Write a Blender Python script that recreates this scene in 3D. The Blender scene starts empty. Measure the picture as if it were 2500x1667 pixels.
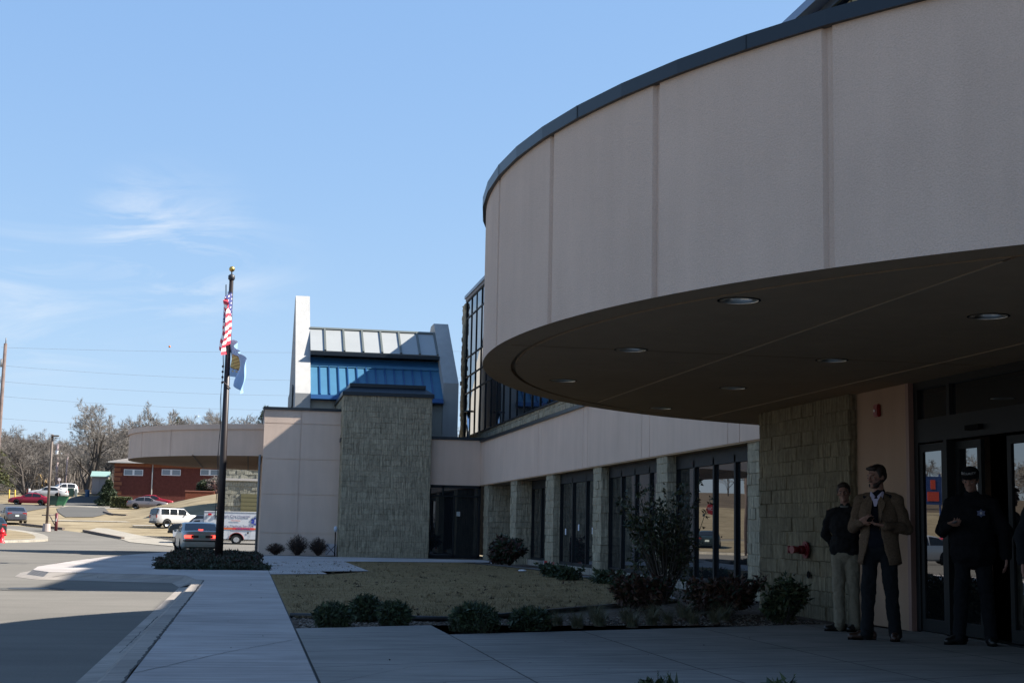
import bpy, bmesh, math, random
from mathutils import Vector, Matrix, Euler
from math import sin, cos, pi, radians, sqrt
random.seed(7)
sc = bpy.context.scene
COL = sc.collection

# ------------------------------------------------------------------ camera
FPX, ROLL, HYC, VX, CAMZ = 3450.0, 0.020, 458.0, 605.0, 1.1
PITCH = math.atan(HYC / FPX / cos(ROLL))
def cam_axes(yaw):
    F = Vector((sin(yaw)*cos(PITCH), cos(yaw)*cos(PITCH), sin(PITCH)))
    R = Vector((cos(yaw), -sin(yaw), 0)); U = R.cross(F)
    return F, R*cos(ROLL)+U*sin(ROLL), U*cos(ROLL)-R*sin(ROLL)
YAW = radians(10.35564)
CF, CR, CU = cam_axes(YAW)
cam_d = bpy.data.cameras.new('camera'); cam = bpy.data.objects.new('camera', cam_d); COL.objects.link(cam)
cam_d.sensor_width = 36; cam_d.lens = FPX/2500*36; cam_d.clip_start = 0.1; cam_d.clip_end = 5000
M = Matrix((CR, CU, -CF)).transposed().to_4x4(); M.translation = Vector((0, 0, CAMZ))
cam.matrix_world = M; sc.camera = cam

# ------------------------------------------------------------------ sun, sky, exposure
SUN_EL, SUN_TH = radians(40.3), radians(10)          # sun to the right (+X), a little behind the camera
SUN = Vector((cos(SUN_TH)*cos(SUN_EL), -sin(SUN_TH)*cos(SUN_EL), sin(SUN_EL)))
sl = bpy.data.lights.new('sun', 'SUN'); sl.energy = 5.0; sl.angle = radians(0.53); sl.color = (1.0, 0.94, 0.85)
so = bpy.data.objects.new('sun', sl); COL.objects.link(so)
so.rotation_euler = SUN.to_track_quat('Z', 'Y').to_euler(); so.location = (20, -10, 40)
W = bpy.data.worlds.new('World'); sc.world = W; W.use_nodes = True
nt = W.node_tree; nt.nodes.clear()
def wn(t, **k):
    n = nt.nodes.new(t)
    for a, v in k.items(): setattr(n, a, v)
    return n
sky = wn('ShaderNodeTexSky', sky_type='NISHITA', sun_disc=False)
sky.sun_elevation = SUN_EL; sky.sun_rotation = math.atan2(SUN.x, SUN.y)
sky.air_density = 1.0; sky.dust_density = 0.3; sky.ozone_density = 1.0; sky.altitude = 250
bg = wn('ShaderNodeBackground'); bg.inputs[1].default_value = 0.072
wo = wn('ShaderNodeOutputWorld')
tc = wn('ShaderNodeTexCoord')
# thin cirrus: wisps stretched along one direction, gathered round a few places of the sky
mp = wn('ShaderNodeMapping'); mp.inputs['Rotation'].default_value = (0.1, 0.75, 0.35); mp.inputs['Scale'].default_value = (7.0, 19.0, 30.0)
nz = wn('ShaderNodeTexNoise'); nz.inputs['Scale'].default_value = 1.0; nz.inputs['Detail'].default_value = 8; nz.inputs['Roughness'].default_value = 0.62
nz.inputs['Distortion'].default_value = 1.3
nt.links.new(tc.outputs['Generated'], mp.inputs[0]); nt.links.new(mp.outputs[0], nz.inputs[0])
rp = wn('ShaderNodeMapRange'); rp.inputs[1].default_value = 0.42; rp.inputs[2].default_value = 0.75; nt.links.new(nz.outputs[0], rp.inputs[0])
def sky_dir(px, py):
    return (CF + CR*((px-1250)/FPX) - CU*((py-833.5)/FPX)).normalized()
acc = None
for (px, py, rad, amt) in [(430, 610, 0.075, 0.8), (330, 540, 0.05, 0.6), (120, 760, 0.085, 0.45), (420, 700, 0.05, .3), (600, 660, 0.07, .25), (0, 720, .08, .3)]:
    d = sky_dir(px, py)
    vm = wn('ShaderNodeVectorMath', operation='DISTANCE'); vm.inputs[1].default_value = d
    nm = wn('ShaderNodeVectorMath', operation='NORMALIZE'); nt.links.new(tc.outputs['Generated'], nm.inputs[0]); nt.links.new(nm.outputs[0], vm.inputs[0])
    mr = wn('ShaderNodeMapRange', interpolation_type='SMOOTHSTEP'); mr.inputs[1].default_value = rad; mr.inputs[2].default_value = 0.0
    mr.inputs[3].default_value = 0.0; mr.inputs[4].default_value = amt; nt.links.new(vm.outputs['Value'], mr.inputs[0])
    if acc is None: acc = mr.outputs[0]
    else:
        ad = wn('ShaderNodeMath', operation='ADD', use_clamp=True); nt.links.new(acc, ad.inputs[0]); nt.links.new(mr.outputs[0], ad.inputs[1]); acc = ad.outputs[0]
ml = wn('ShaderNodeMath', operation='MULTIPLY'); nt.links.new(acc, ml.inputs[0]); nt.links.new(rp.outputs[0], ml.inputs[1])
ml2 = wn('ShaderNodeMath', operation='MULTIPLY'); nt.links.new(ml.outputs[0], ml2.inputs[0]); ml2.inputs[1].default_value = 0.62
hsv = wn('ShaderNodeHueSaturation'); hsv.inputs['Saturation'].default_value = 1.0; sep = wn('ShaderNodeSeparateColor'); cmb = wn('ShaderNodeCombineColor'); nt.links.new(sky.outputs[0], sep.inputs[0])
for ch, (pw, kk) in enumerate(((.53, 1.235), (.41, 1.84), (.22, 3.32))):       # camera response of the blue
    p1 = wn('ShaderNodeMath', operation='POWER'); p1.inputs[1].default_value = pw; nt.links.new(sep.outputs[ch], p1.inputs[0])
    p2 = wn('ShaderNodeMath', operation='MULTIPLY'); p2.inputs[1].default_value = kk; nt.links.new(p1.outputs[0], p2.inputs[0]); nt.links.new(p2.outputs[0], cmb.inputs[ch])
nt.links.new(cmb.outputs[0], hsv.inputs['Color'])
mixc = wn('ShaderNodeMix', data_type='RGBA'); mixc.inputs[7].default_value = (5.2, 5.3, 5.4, 1)
nt.links.new(ml2.outputs[0], mixc.inputs[0]); nt.links.new(hsv.outputs[0], mixc.inputs[6])
tint = wn('ShaderNodeVectorMath', operation='MULTIPLY'); tint.inputs[1].default_value = (1.0, 1.0, 1.0)   # white balance of the daylight
nt.links.new(mixc.outputs[2], tint.inputs[0]); nt.links.new(tint.outputs[0], bg.inputs[0]); nt.links.new(bg.outputs[0], wo.inputs[0])
sc.view_settings.view_transform = 'Standard'; sc.view_settings.look = 'None'
sc.view_settings.exposure = 1.44; sc.view_settings.gamma = 1

# ------------------------------------------------------------------ measuring helpers
def H(y):                       # height of the outdoor terrain along the view
    K = [(-1e4, -.15), (60, -.15), (75, -.36), (105, -.36), (115, .05), (128, .72), (150, 1.6), (177, 2.85), (200, 4.9), (260, 8.0), (400, 13), (2000, 16), (9000, 16)]
    for (a, za), (b, zb) in zip(K, K[1:]):
        if y <= b: return za+(zb-za)*(y-a)/(b-a)
    return 16
KN = [60, 75, 105, 115, 128, 150, 177, 200, 260, 400]
def ray(px, py): return CF + CR*((px-1250)/FPX) - CU*((py-833.5)/FPX)
def atZ(px, py, z=0.0):
    d = ray(px, py); return Vector((0, 0, CAMZ)) + d*((z-CAMZ)/d.z)
def atY(px, py, y):
    d = ray(px, py); return Vector((0, 0, CAMZ)) + d*(y/d.y)
def onT(px, py):                # where the line of sight meets the terrain
    d = ray(px, py); t = 20.0
    while t < 900:
        p = Vector((0, 0, CAMZ)) + d*t
        if p.z < H(p.y): return p
        t += 0.1
    return p

# ------------------------------------------------------------------ materials
MATS = {}
def mat(name, color=(.5, .5, .5), rough=.7, metal=0.0, spec=.5, noise=None, bump=None, emit=None, alpha=None, sub=None):
    """noise=(scale, amount) mottles the colour; bump=(scale, strength, distance)"""
    if name in MATS: return MATS[name]
    m = bpy.data.materials.new(name); m.use_nodes = True; MATS[name] = m
    n = m.node_tree.nodes; l = m.node_tree.links; b = n['Principled BSDF']
    b.inputs['Base Color'].default_value = (*color, 1); b.inputs['Roughness'].default_value = rough
    b.inputs['Metallic'].default_value = metal; b.inputs['Specular IOR Level'].default_value = spec
    t = n.new('ShaderNodeTexCoord')
    if noise:
        x = n.new('ShaderNodeTexNoise'); x.inputs['Scale'].default_value = noise[0]; x.inputs['Detail'].default_value = 6; x.inputs['Roughness'].default_value = .6
        l.new(t.outputs['Object'], x.inputs[0])
        r = n.new('ShaderNodeMapRange'); r.inputs[1].default_value = .3; r.inputs[2].default_value = .7
        r.inputs[3].default_value = 1-noise[1]; r.inputs[4].default_value = 1+noise[1]; l.new(x.outputs[0], r.inputs[0])
        v = n.new('ShaderNodeVectorMath'); v.operation = 'SCALE'; v.inputs[0].default_value = color; l.new(r.outputs[0], v.inputs['Scale'])
        l.new(v.outputs[0], b.inputs['Base Color'])
    if bump:
        x = n.new('ShaderNodeTexNoise'); x.inputs['Scale'].default_value = bump[0]; x.inputs['Detail'].default_value = 4
        l.new(t.outputs['Object'], x.inputs[0])
        u = n.new('ShaderNodeBump'); u.inputs['Strength'].default_value = bump[1]; u.inputs['Distance'].default_value = bump[2]
        l.new(x.outputs[0], u.inputs['Height']); l.new(u.outputs[0], b.inputs['Normal'])
    if emit:
        b.inputs['Emission Color'].default_value = (*emit[0], 1); b.inputs['Emission Strength'].default_value = emit[1]
    return m
def nodes(m): return m.node_tree.nodes, m.node_tree.links, m.node_tree.nodes['Principled BSDF']
def math_n(n, l, op, a, b=None, c=None):
    x = n.new('ShaderNodeMath'); x.operation = op
    for i, v in enumerate((a, b, c)):
        if v is None: continue
        if isinstance(v, (int, float)): x.inputs[i].default_value = v
        else: l.new(v, x.inputs[i])
    return x.outputs[0]

# stucco panels of the canopies and walls
def stucco(name, color):
    m = mat(name, color, .9, spec=.15)
    n, l, b = nodes(m); t = n.new('ShaderNodeTexCoord')
    big = n.new('ShaderNodeTexNoise'); big.inputs['Scale'].default_value = .9; big.inputs['Detail'].default_value = 5; l.new(t.outputs['Object'], big.inputs[0])
    st = n.new('ShaderNodeMapping'); st.inputs['Scale'].default_value = (3.5, 3.5, .35); l.new(t.outputs['Object'], st.inputs[0])
    sn = n.new('ShaderNodeTexNoise'); sn.inputs['Scale'].default_value = 1.2; sn.inputs['Detail'].default_value = 4; l.new(st.outputs[0], sn.inputs[0])
    fn = n.new('ShaderNodeTexNoise'); fn.inputs['Scale'].default_value = 85; fn.inputs['Detail'].default_value = 3; l.new(t.outputs['Object'], fn.inputs[0])
    a = math_n(n, l, 'MULTIPLY_ADD', big.outputs[0], .22, .84)
    c = math_n(n, l, 'MULTIPLY_ADD', sn.outputs[0], .20, .88)
    d = math_n(n, l, 'MULTIPLY_ADD', fn.outputs[0], .34, .83)
    e = math_n(n, l, 'MULTIPLY', math_n(n, l, 'MULTIPLY', a, c), d)
    v = n.new('ShaderNodeVectorMath'); v.operation = 'SCALE'; v.inputs[0].default_value = color; l.new(e, v.inputs['Scale']); l.new(v.outputs[0], b.inputs['Base Color'])
    u = n.new('ShaderNodeBump'); u.inputs['Strength'].default_value = .55; u.inputs['Distance'].default_value = .012; l.new(fn.outputs[0], u.inputs['Height']); l.new(u.outputs[0], b.inputs['Normal'])
    return m
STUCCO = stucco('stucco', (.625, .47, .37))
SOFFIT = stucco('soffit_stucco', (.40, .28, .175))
ANNEX = stucco('pale_annex_stucco', (.68, .53, .43))
WHITEC = stucco('white_stucco', (.40, .395, .38))
CREAM = stucco('cream_stucco', (.38, .36, .31))
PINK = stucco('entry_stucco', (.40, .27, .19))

# split faced fluted block
def stone(name, color):
    m = mat(name, color, .95, spec=.1)
    n, l, b = nodes(m); t = n.new('ShaderNodeTexCoord')
    sp = n.new('ShaderNodeSeparateXYZ'); l.new(t.outputs['Object'], sp.inputs[0])
    s = math_n(n, l, 'ADD', sp.outputs[0], sp.outputs[1])
    cb = n.new('ShaderNodeCombineXYZ'); l.new(s, cb.inputs[0]); l.new(sp.outputs[2], cb.inputs[1])
    rm = n.new('ShaderNodeMapping'); rm.inputs['Scale'].default_value = (26, 1.6, 1); l.new(cb.outputs[0], rm.inputs[0])
    rb = n.new('ShaderNodeTexNoise'); rb.inputs['Scale'].default_value = 1; rb.inputs['Detail'].default_value = 3; l.new(rm.outputs[0], rb.inputs[0])
    ro = n.new('ShaderNodeTexNoise'); ro.inputs['Scale'].default_value = 14; ro.inputs['Detail'].default_value = 6; l.new(t.outputs['Object'], ro.inputs[0])
    geo = n.new('ShaderNodeNewGeometry'); blk = math_n(n, l, 'MULTIPLY_ADD', geo.outputs['Random Per Island'], .22, .89)
    rib = n.new('ShaderNodeMapRange'); rib.inputs[1].default_value = .35; rib.inputs[2].default_value = .6; rib.inputs[3].default_value = .62; rib.inputs[4].default_value = 1.12; l.new(rb.outputs[0], rib.inputs[0])
    e = math_n(n, l, 'MULTIPLY', blk, rib.outputs[0])
    e = math_n(n, l, 'MULTIPLY', e, math_n(n, l, 'MULTIPLY_ADD', ro.outputs[0], .8, .6))
    v = n.new('ShaderNodeVectorMath'); v.operation = 'SCALE'; v.inputs[0].default_value = color; l.new(e, v.inputs['Scale']); l.new(v.outputs[0], b.inputs['Base Color'])
    h = math_n(n, l, 'ADD', math_n(n, l, 'MULTIPLY', rb.outputs[0], .9), math_n(n, l, 'MULTIPLY', ro.outputs[0], .7))
    u = n.new('ShaderNodeBump'); u.inputs['Strength'].default_value = .8; u.inputs['Distance'].default_value = .04; l.new(h, u.inputs['Height']); l.new(u.outputs[0], b.inputs['Normal'])
    return m
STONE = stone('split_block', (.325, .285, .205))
STONEY = stone('split_block_buff_shaded', (.195, .165, .11))  # entrance block, colour darkened to deepen the shade under the canopy

def line_mask(n, l, coord, period, offset, width):
    """1 on thin lines of a coordinate"""
    a = math_n(n, l, 'SUBTRACT', coord, offset); a = math_n(n, l, 'DIVIDE', a, period)
    f = math_n(n, l, 'FRACT', a); g = math_n(n, l, 'SUBTRACT', f, .5); g = math_n(n, l, 'ABSOLUTE', g); g = math_n(n, l, 'SUBTRACT', .5, g)
    g = math_n(n, l, 'MULTIPLY', g, period)
    return math_n(n, l, 'LESS_THAN', g, width)
def concrete(name, color, lines):
    """lines: list of (kx, ky, period, offset, width) in metres: joint where kx*x+ky*y-offset is a multiple of the period"""
    m = mat(name, color, .95, spec=.06)
    n, l, b = nodes(m); t = n.new('ShaderNodeTexCoord'); sp = n.new('ShaderNodeSeparateXYZ'); l.new(t.outputs['Object'], sp.inputs[0])
    big = n.new('ShaderNodeTexNoise'); big.inputs['Scale'].default_value = .5; big.inputs['Detail'].default_value = 8; big.inputs['Roughness'].default_value = .65; l.new(t.outputs['Object'], big.inputs[0])
    smp = n.new('ShaderNodeMapping'); smp.inputs['Scale'].default_value = (.5, 5, 1); smp.inputs['Rotation'].default_value = (0, 0, radians(8)); l.new(t.outputs['Object'], smp.inputs[0])
    st = n.new('ShaderNodeTexNoise'); st.inputs['Scale'].default_value = 2.0; st.inputs['Detail'].default_value = 6; l.new(smp.outputs[0], st.inputs[0])
    br = n.new('ShaderNodeMapping'); br.inputs['Scale'].default_value = (2, 130, 1); l.new(t.outputs['Object'], br.inputs[0])
    bn = n.new('ShaderNodeTexNoise'); bn.inputs['Scale'].default_value = 1; l.new(br.outputs[0], bn.inputs[0])
    e = math_n(n, l, 'MULTIPLY', math_n(n, l, 'MULTIPLY_ADD', big.outputs[0], 1.0, .5), math_n(n, l, 'MULTIPLY_ADD', st.outputs[0], .9, .55))
    e = math_n(n, l, 'MULTIPLY', e, math_n(n, l, 'MULTIPLY_ADD', bn.outputs[0], .2, .9))
    spn = n.new('ShaderNodeTexVoronoi'); spn.inputs['Scale'].default_value = 2.3; l.new(t.outputs['Object'], spn.inputs[0])
    spot = math_n(n, l, 'LESS_THAN', spn.outputs['Distance'], .035); e = math_n(n, l, 'MULTIPLY', e, math_n(n, l, 'MULTIPLY_ADD', spot, -.6, 1))
    mask = None
    wob = n.new('ShaderNodeTexNoise'); wob.inputs['Scale'].default_value = 6; l.new(t.outputs['Object'], wob.inputs[0])
    for kx, ky, per, off, w in lines:
        c = math_n(n, l, 'ADD', math_n(n, l, 'MULTIPLY', sp.outputs[0], kx), math_n(n, l, 'MULTIPLY', sp.outputs[1], ky))
        c = math_n(n, l, 'ADD', c, math_n(n, l, 'MULTIPLY', wob.outputs[0], .012))
        k = line_mask(n, l, c, per, off, w)
        mask = k if mask is None else math_n(n, l, 'MAXIMUM', mask, k)
    if mask is not None: e = math_n(n, l, 'MULTIPLY', e, math_n(n, l, 'MULTIPLY_ADD', mask, -.62, 1))
    v = n.new('ShaderNodeVectorMath'); v.operation = 'SCALE'; v.inputs[0].default_value = color; l.new(e, v.inputs['Scale']); l.new(v.outputs[0], b.inputs['Base Color'])
    hb = math_n(n, l, 'ADD', bn.outputs[0], big.outputs[0])
    if mask is not None: hb = math_n(n, l, 'SUBTRACT', hb, math_n(n, l, 'MULTIPLY', mask, 2.0))
    u = n.new('ShaderNodeBump'); u.inputs['Strength'].default_value = .3; u.inputs['Distance'].default_value = .006; l.new(hb, u.inputs['Height']); l.new(u.outputs[0], b.inputs['Normal'])
    return m
CONC_PLAZA = concrete('concrete_plaza', (.225, .21, .19), [(1, 0, 1.575, .55, .009), (-.43, 1, 1.42, 14.0, .009)])
CONC_WALK = concrete('concrete_walk', (.335, .305, .285), [(-.05, 1, 4.2, 13.7, .008)])
CONC_PLAIN = concrete('concrete_plain', (.27, .245, .205), [(0, 1, 3.0, 1.0, .012)])
CURBM = concrete('concrete_curb', (.27, .24, .21), [(0, 1, 3.1, 13.2, .009)])
CURB_RED = mat('red_curb_paint', (.45, .05, .05), .6)

def asphalt(name, c0, c1):
    m = mat(name, c0, 1.0, spec=.02)
    n, l, b = nodes(m); t = n.new('ShaderNodeTexCoord')
    a = n.new('ShaderNodeTexNoise'); a.inputs['Scale'].default_value = .16; a.inputs['Detail'].default_value = 9; a.inputs['Roughness'].default_value = .62; l.new(t.outputs['Object'], a.inputs[0])
    mp_ = n.new('ShaderNodeMapping'); mp_.inputs['Scale'].default_value = (.35, 2.2, 1); mp_.inputs['Rotation'].default_value = (0, 0, .12); l.new(t.outputs['Object'], mp_.inputs[0])
    s = n.new('ShaderNodeTexNoise'); s.inputs['Scale'].default_value = 1.3; s.inputs['Detail'].default_value = 7; l.new(mp_.outputs[0], s.inputs[0])
    g = n.new('ShaderNodeTexNoise'); g.inputs['Scale'].default_value = 90; g.inputs['Detail'].default_value = 2; l.new(t.outputs['Object'], g.inputs[0])
    k = math_n(n, l, 'MULTIPLY_ADD', a.outputs[0], 1.5, -.25); k = math_n(n, l, 'ADD', math_n(n, l, 'MULTIPLY', k, .6), math_n(n, l, 'MULTIPLY', s.outputs[0], .4))
    mx = n.new('ShaderNodeMix'); mx.data_type = 'RGBA'; mx.clamp_factor = True; mx.inputs[6].default_value = (*c0, 1); mx.inputs[7].default_value = (*c1, 1); l.new(k, mx.inputs[0])
    e = math_n(n, l, 'MULTIPLY_ADD', g.outputs[0], .5, .75)
    v = n.new('ShaderNodeVectorMath'); v.operation = 'SCALE'; l.new(mx.outputs[2], v.inputs[0]); l.new(e, v.inputs['Scale']); l.new(v.outputs[0], b.inputs['Base Color'])
    u = n.new('ShaderNodeBump'); u.inputs['Strength'].default_value = .5; u.inputs['Distance'].default_value = .006; l.new(g.outputs[0], u.inputs['Height']); l.new(u.outputs[0], b.inputs['Normal'])
    return m
ASPH = asphalt('worn_asphalt', (.088, .083, .074), (.205, .190, .168))
ASPH2 = asphalt('dark_asphalt', (.07, .07, .07), (.12, .115, .105))

def mottled(name, cols, scale=1.0, rough=.95, bump=.02, detail=10):
    m = mat(name, cols[0], rough, spec=.1)
    n, l, b = nodes(m); t = n.new('ShaderNodeTexCoord')
    a = n.new('ShaderNodeTexNoise'); a.inputs['Scale'].default_value = scale; a.inputs['Detail'].default_value = detail; a.inputs['Roughness'].default_value = .7; l.new(t.outputs['Object'], a.inputs[0])
    r = n.new('ShaderNodeValToRGB'); r.color_ramp.elements[0].position = .34; r.color_ramp.elements[1].position = .66
    r.color_ramp.elements[0].color = (*cols[0], 1); r.color_ramp.elements[1].color = (*cols[-1], 1)
    for i, c in enumerate(cols[1:-1]): e = r.color_ramp.elements.new(.34+.32*(i+1)/(len(cols)-1)); e.color = (*c, 1)
    l.new(a.outputs[0], r.inputs[0]); l.new(r.outputs[0], b.inputs['Base Color'])
    f = n.new('ShaderNodeTexNoise'); f.inputs['Scale'].default_value = scale*14; f.inputs['Detail'].default_value = 5; l.new(t.outputs['Object'], f.inputs[0])
    u = n.new('ShaderNodeBump'); u.inputs['Strength'].default_value = .7; u.inputs['Distance'].default_value = bump; l.new(f.outputs[0], u.inputs['Height']); l.new(u.outputs[0], b.inputs['Normal'])
    return m
DRYGRASS = mottled('dormant_grass', [(.15, .118, .072), (.215, .172, .108), (.27, .222, .145)], .35)
LAWN = mottled('dormant_lawn', [(.128, .084, .036), (.172, .118, .052), (.215, .155, .075)], 1.3)
DIRT = mottled('woodland_floor', [(.07, .052, .035), (.13, .10, .07)], .2, bump=.05)
MULCH = mottled('mulch', [(.045, .032, .025), (.11, .08, .06), (.20, .165, .135)], 9, bump=.03)

def glass_mat(name, base=(.012, .014, .016), rough=.02, ior=1.52, wav=0.0):
    m = mat(name, base, rough, spec=.5); n, l, b = nodes(m); b.inputs['IOR'].default_value = ior
    if wav:
        t = n.new('ShaderNodeTexCoord'); x = n.new('ShaderNodeTexNoise'); x.inputs['Scale'].default_value = .55; x.inputs['Detail'].default_value = 1; l.new(t.outputs['Object'], x.inputs[0])
        u = n.new('ShaderNodeBump'); u.inputs['Strength'].default_value = wav; u.inputs['Distance'].default_value = .02; l.new(x.outputs[0], u.inputs['Height']); l.new(u.outputs[0], b.inputs['Normal'])
    return m
GLASS = glass_mat('tinted_glass', ior=1.95, rough=.006, wav=.10)
GLASS_HI = glass_mat('curtain_glass', (.01, .013, .018), .015, 1.75, wav=.10)
CARGLASS = glass_mat('car_glass', (.012, .014, .016), .04)
DARKMET = mat('dark_bronze_metal', (.022, .026, .030), .45, .3)
COPING = mat('charcoal_coping', (.020, .027, .035), .38, .5)
FRAME = mat('window_frame', (.011, .012, .013), .6, .0, spec=.2)
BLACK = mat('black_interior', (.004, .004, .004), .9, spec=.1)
WHITE = mat('white_paint', (.80, .80, .78), .35)
CHROME = mat('bright_metal', (.75, .76, .78), .18, 1.0)
RUBBER = mat('tyre_rubber', (.02, .02, .02), .85, spec=.2)

# ------------------------------------------------------------------ mesh building
class MB:
    def __init__(s): s.v = []; s.f = []; s.mi = []; s.sm = []
    def quad(s, pts, mi=0, sm=False):
        b = len(s.v); s.v += [tuple(p) for p in pts]; s.f.append(tuple(range(b, b+len(pts)))); s.mi.append(mi); s.sm.append(sm)
    def add(s, vs, fs, mi=0, sm=False):
        b = len(s.v); s.v += [tuple(p) for p in vs]
        for f in fs: s.f.append(tuple(b+i for i in f)); s.mi.append(mi); s.sm.append(sm)
    def box(s, x0, x1, y0, y1, z0, z1, mi=0):
        vs = [(x0, y0, z0), (x1, y0, z0), (x1, y1, z0), (x0, y1, z0), (x0, y0, z1), (x1, y0, z1), (x1, y1, z1), (x0, y1, z1)]
        s.add(vs, [(0, 3, 2, 1), (4, 5, 6, 7), (0, 1, 5, 4), (1, 2, 6, 5), (2, 3, 7, 6), (3, 0, 4, 7)], mi)
    def rbox(s, c, size, mi=0, rot=None, bev=0.0):
        bm = bmesh.new(); bmesh.ops.create_cube(bm, size=1); bmesh.ops.scale(bm, vec=size, verts=bm.verts)
        if bev: bmesh.ops.bevel(bm, geom=list(bm.edges), offset=bev, segments=2, affect='EDGES')
        mt = Matrix.Translation(c) @ (rot.to_matrix().to_4x4() if rot else Matrix.Identity(4))
        bm.transform(mt); s.bm(bm, mi, False); bm.free()
    def bm(s, bm, mi=0, sm=False):
        bm.verts.ensure_lookup_table(); bm.verts.index_update()
        s.add([v.co[:] for v in bm.verts], [tuple(v.index for v in f.verts) for f in bm.faces], mi, sm)
    def prism(s, poly, z0, z1, mi=0, axis='z'):
        n = len(poly)
        def P(a, b, c): return (a, b, c) if axis == 'z' else ((a, c, b) if axis == 'y' else (c, a, b))
        vs = [P(a, b, z0) for a, b in poly]+[P(a, b, z1) for a, b in poly]
        s.add(vs, [tuple(range(n))[::-1], tuple(range(n, 2*n))]+[(i, (i+1) % n, n+(i+1) % n, n+i) for i in range(n)], mi)
    def tube(s, pts, rad, n=8, mi=0, caps=True, sm=True, flat=1.0):
        pts = [Vector(p) for p in pts]; rad = rad if isinstance(rad, (list, tuple)) else [rad]*len(pts)
        b = len(s.v); up = None
        for i, p in enumerate(pts):
            d = (pts[min(i+1, len(pts)-1)]-pts[max(i-1, 0)]).normalized()
            if up is None: up = Vector((0, 0, 1)) if abs(d.z) < .9 else Vector((0, 1, 0))
            a = d.cross(up)
            if a.length < 1e-4: a = d.cross(Vector((1, 0, 0)))
            a.normalize(); c = a.cross(d).normalized(); up = c
            for k in range(n):
                t = 2*pi*k/n; s.v.append(tuple(p+(a*cos(t)+c*sin(t)*flat)*rad[i]))
        for i in range(len(pts)-1):
            for k in range(n):
                s.f.append((b+i*n+k, b+i*n+(k+1) % n, b+(i+1)*n+(k+1) % n, b+(i+1)*n+k)); s.mi.append(mi); s.sm.append(sm)
        if caps:
            e = b+(len(pts)-1)*n
            s.f.append(tuple(b+k for k in range(n))[::-1]); s.mi.append(mi); s.sm.append(False)
            s.f.append(tuple(e+k for k in range(n))); s.mi.append(mi); s.sm.append(False)
    def ell(s, c, r, mi=0, rot=None, seg=16, rings=10):
        bm = bmesh.new(); bmesh.ops.create_uvsphere(bm, u_segments=seg, v_segments=rings, radius=1)
        bmesh.ops.scale(bm, vec=r if isinstance(r, (tuple, list)) else (r, r, r), verts=bm.verts)
        bm.transform(Matrix.Translation(c) @ (rot.to_matrix().to_4x4() if rot else Matrix.Identity(4))); s.bm(bm, mi, True); bm.free()
    def cap(s, p0, p1, r0, r1, mi=0, n=12, fx=1.0):
        """tapered capsule"""
        p0 = Vector(p0); p1 = Vector(p1); d = (p1-p0)
        L = d.length; d.normalize(); pts = []; rs = []
        for k in range(4): a = pi/2*(1-k/4)*.999; pts.append(p0-d*r0*sin(a)); rs.append(max(r0*cos(a), 1e-4))
        for k in range(5): a = pi/2*(k/4)*.999; pts.append(p1+d*r1*sin(a)); rs.append(max(r1*cos(a), 1e-4))
        s.tube(pts, rs, n, mi, True, True)
    def lathe(s, prof, c=(0, 0, 0), n=16, mi=0, sm=True):
        b = len(s.v)
        for r, z in prof:
            for k in range(n): t = 2*pi*k/n; s.v.append((c[0]+r*cos(t), c[1]+r*sin(t), c[2]+z))
        for i in range(len(prof)-1):
            for k in range(n): s.f.append((b+i*n+k, b+i*n+(k+1) % n, b+(i+1)*n+(k+1) % n, b+(i+1)*n+k)); s.mi.append(mi); s.sm.append(sm)
    def build(s, name, mats, parent=None, world=True, mods=None):
        me = bpy.data.meshes.new(name)
        off = Vector((0, 0, 0))
        if parent is not None and world:
            q = parent
            while q is not None: off += q.location; q = q.parent
        me.from_pydata([(v[0]-off.x, v[1]-off.y, v[2]-off.z) for v in s.v], [], s.f)
        for m in (mats if isinstance(mats, (list, tuple)) else [mats]): me.materials.append(m)
        me.polygons.foreach_set('material_index', s.mi); me.polygons.foreach_set('use_smooth', s.sm); me.update()
        o = bpy.data.objects.new(name, me); COL.objects.link(o)
        if parent is not None: o.parent = parent
        return o
def tag(o, label=None, cat=None, group=None, kind=None):
    if label: o['label'] = label
    if cat: o['category'] = cat
    if group: o['group'] = group
    if kind: o['kind'] = kind
    return o
def thing(name, label, cat, loc=(0, 0, 0), rz=0.0, group=None):
    o = bpy.data.objects.new(name, None); o.empty_display_size = .3; COL.objects.link(o)
    o.location = loc; o.rotation_euler = (0, 0, rz); return tag(o, label, cat, group)
def dup(root, loc=None, rz=None, label=None, scale=None):
    def cp(o, par):
        c = o.copy(); COL.objects.link(c); c.parent = par
        for ch in [x for x in bpy.data.objects if x.parent == o]: cp(ch, c)
        return c
    r = cp(root, None)
    if loc is not None: r.location = loc
    if rz is not None: r.rotation_euler = (0, 0, rz)
    if scale: r.scale = (scale,)*3 if isinstance(scale, (int, float)) else scale
    if label: r['label'] = label
    return r
def text_mb(txt, size, thick=.002, align='CENTER', xs=1.0):
    cu = bpy.data.curves.new('lettering', 'FONT'); cu.body = txt; cu.size = size; cu.extrude = thick; cu.align_x = align; cu.align_y = 'CENTER'
    o = bpy.data.objects.new('lettering', cu); COL.objects.link(o)
    bpy.context.view_layer.update()
    me = bpy.data.meshes.new_from_object(o.evaluated_get(bpy.context.evaluated_depsgraph_get()))
    vs = [(v.co.x*xs, v.co.y, v.co.z) for v in me.vertices]; fs = [tuple(p.vertices) for p in me.polygons]
    bpy.data.objects.remove(o); bpy.data.curves.remove(cu); bpy.data.meshes.remove(me)
    return vs, fs
def struct(mb, name, mats): return tag(mb.build(name, mats), kind='structure')

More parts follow.
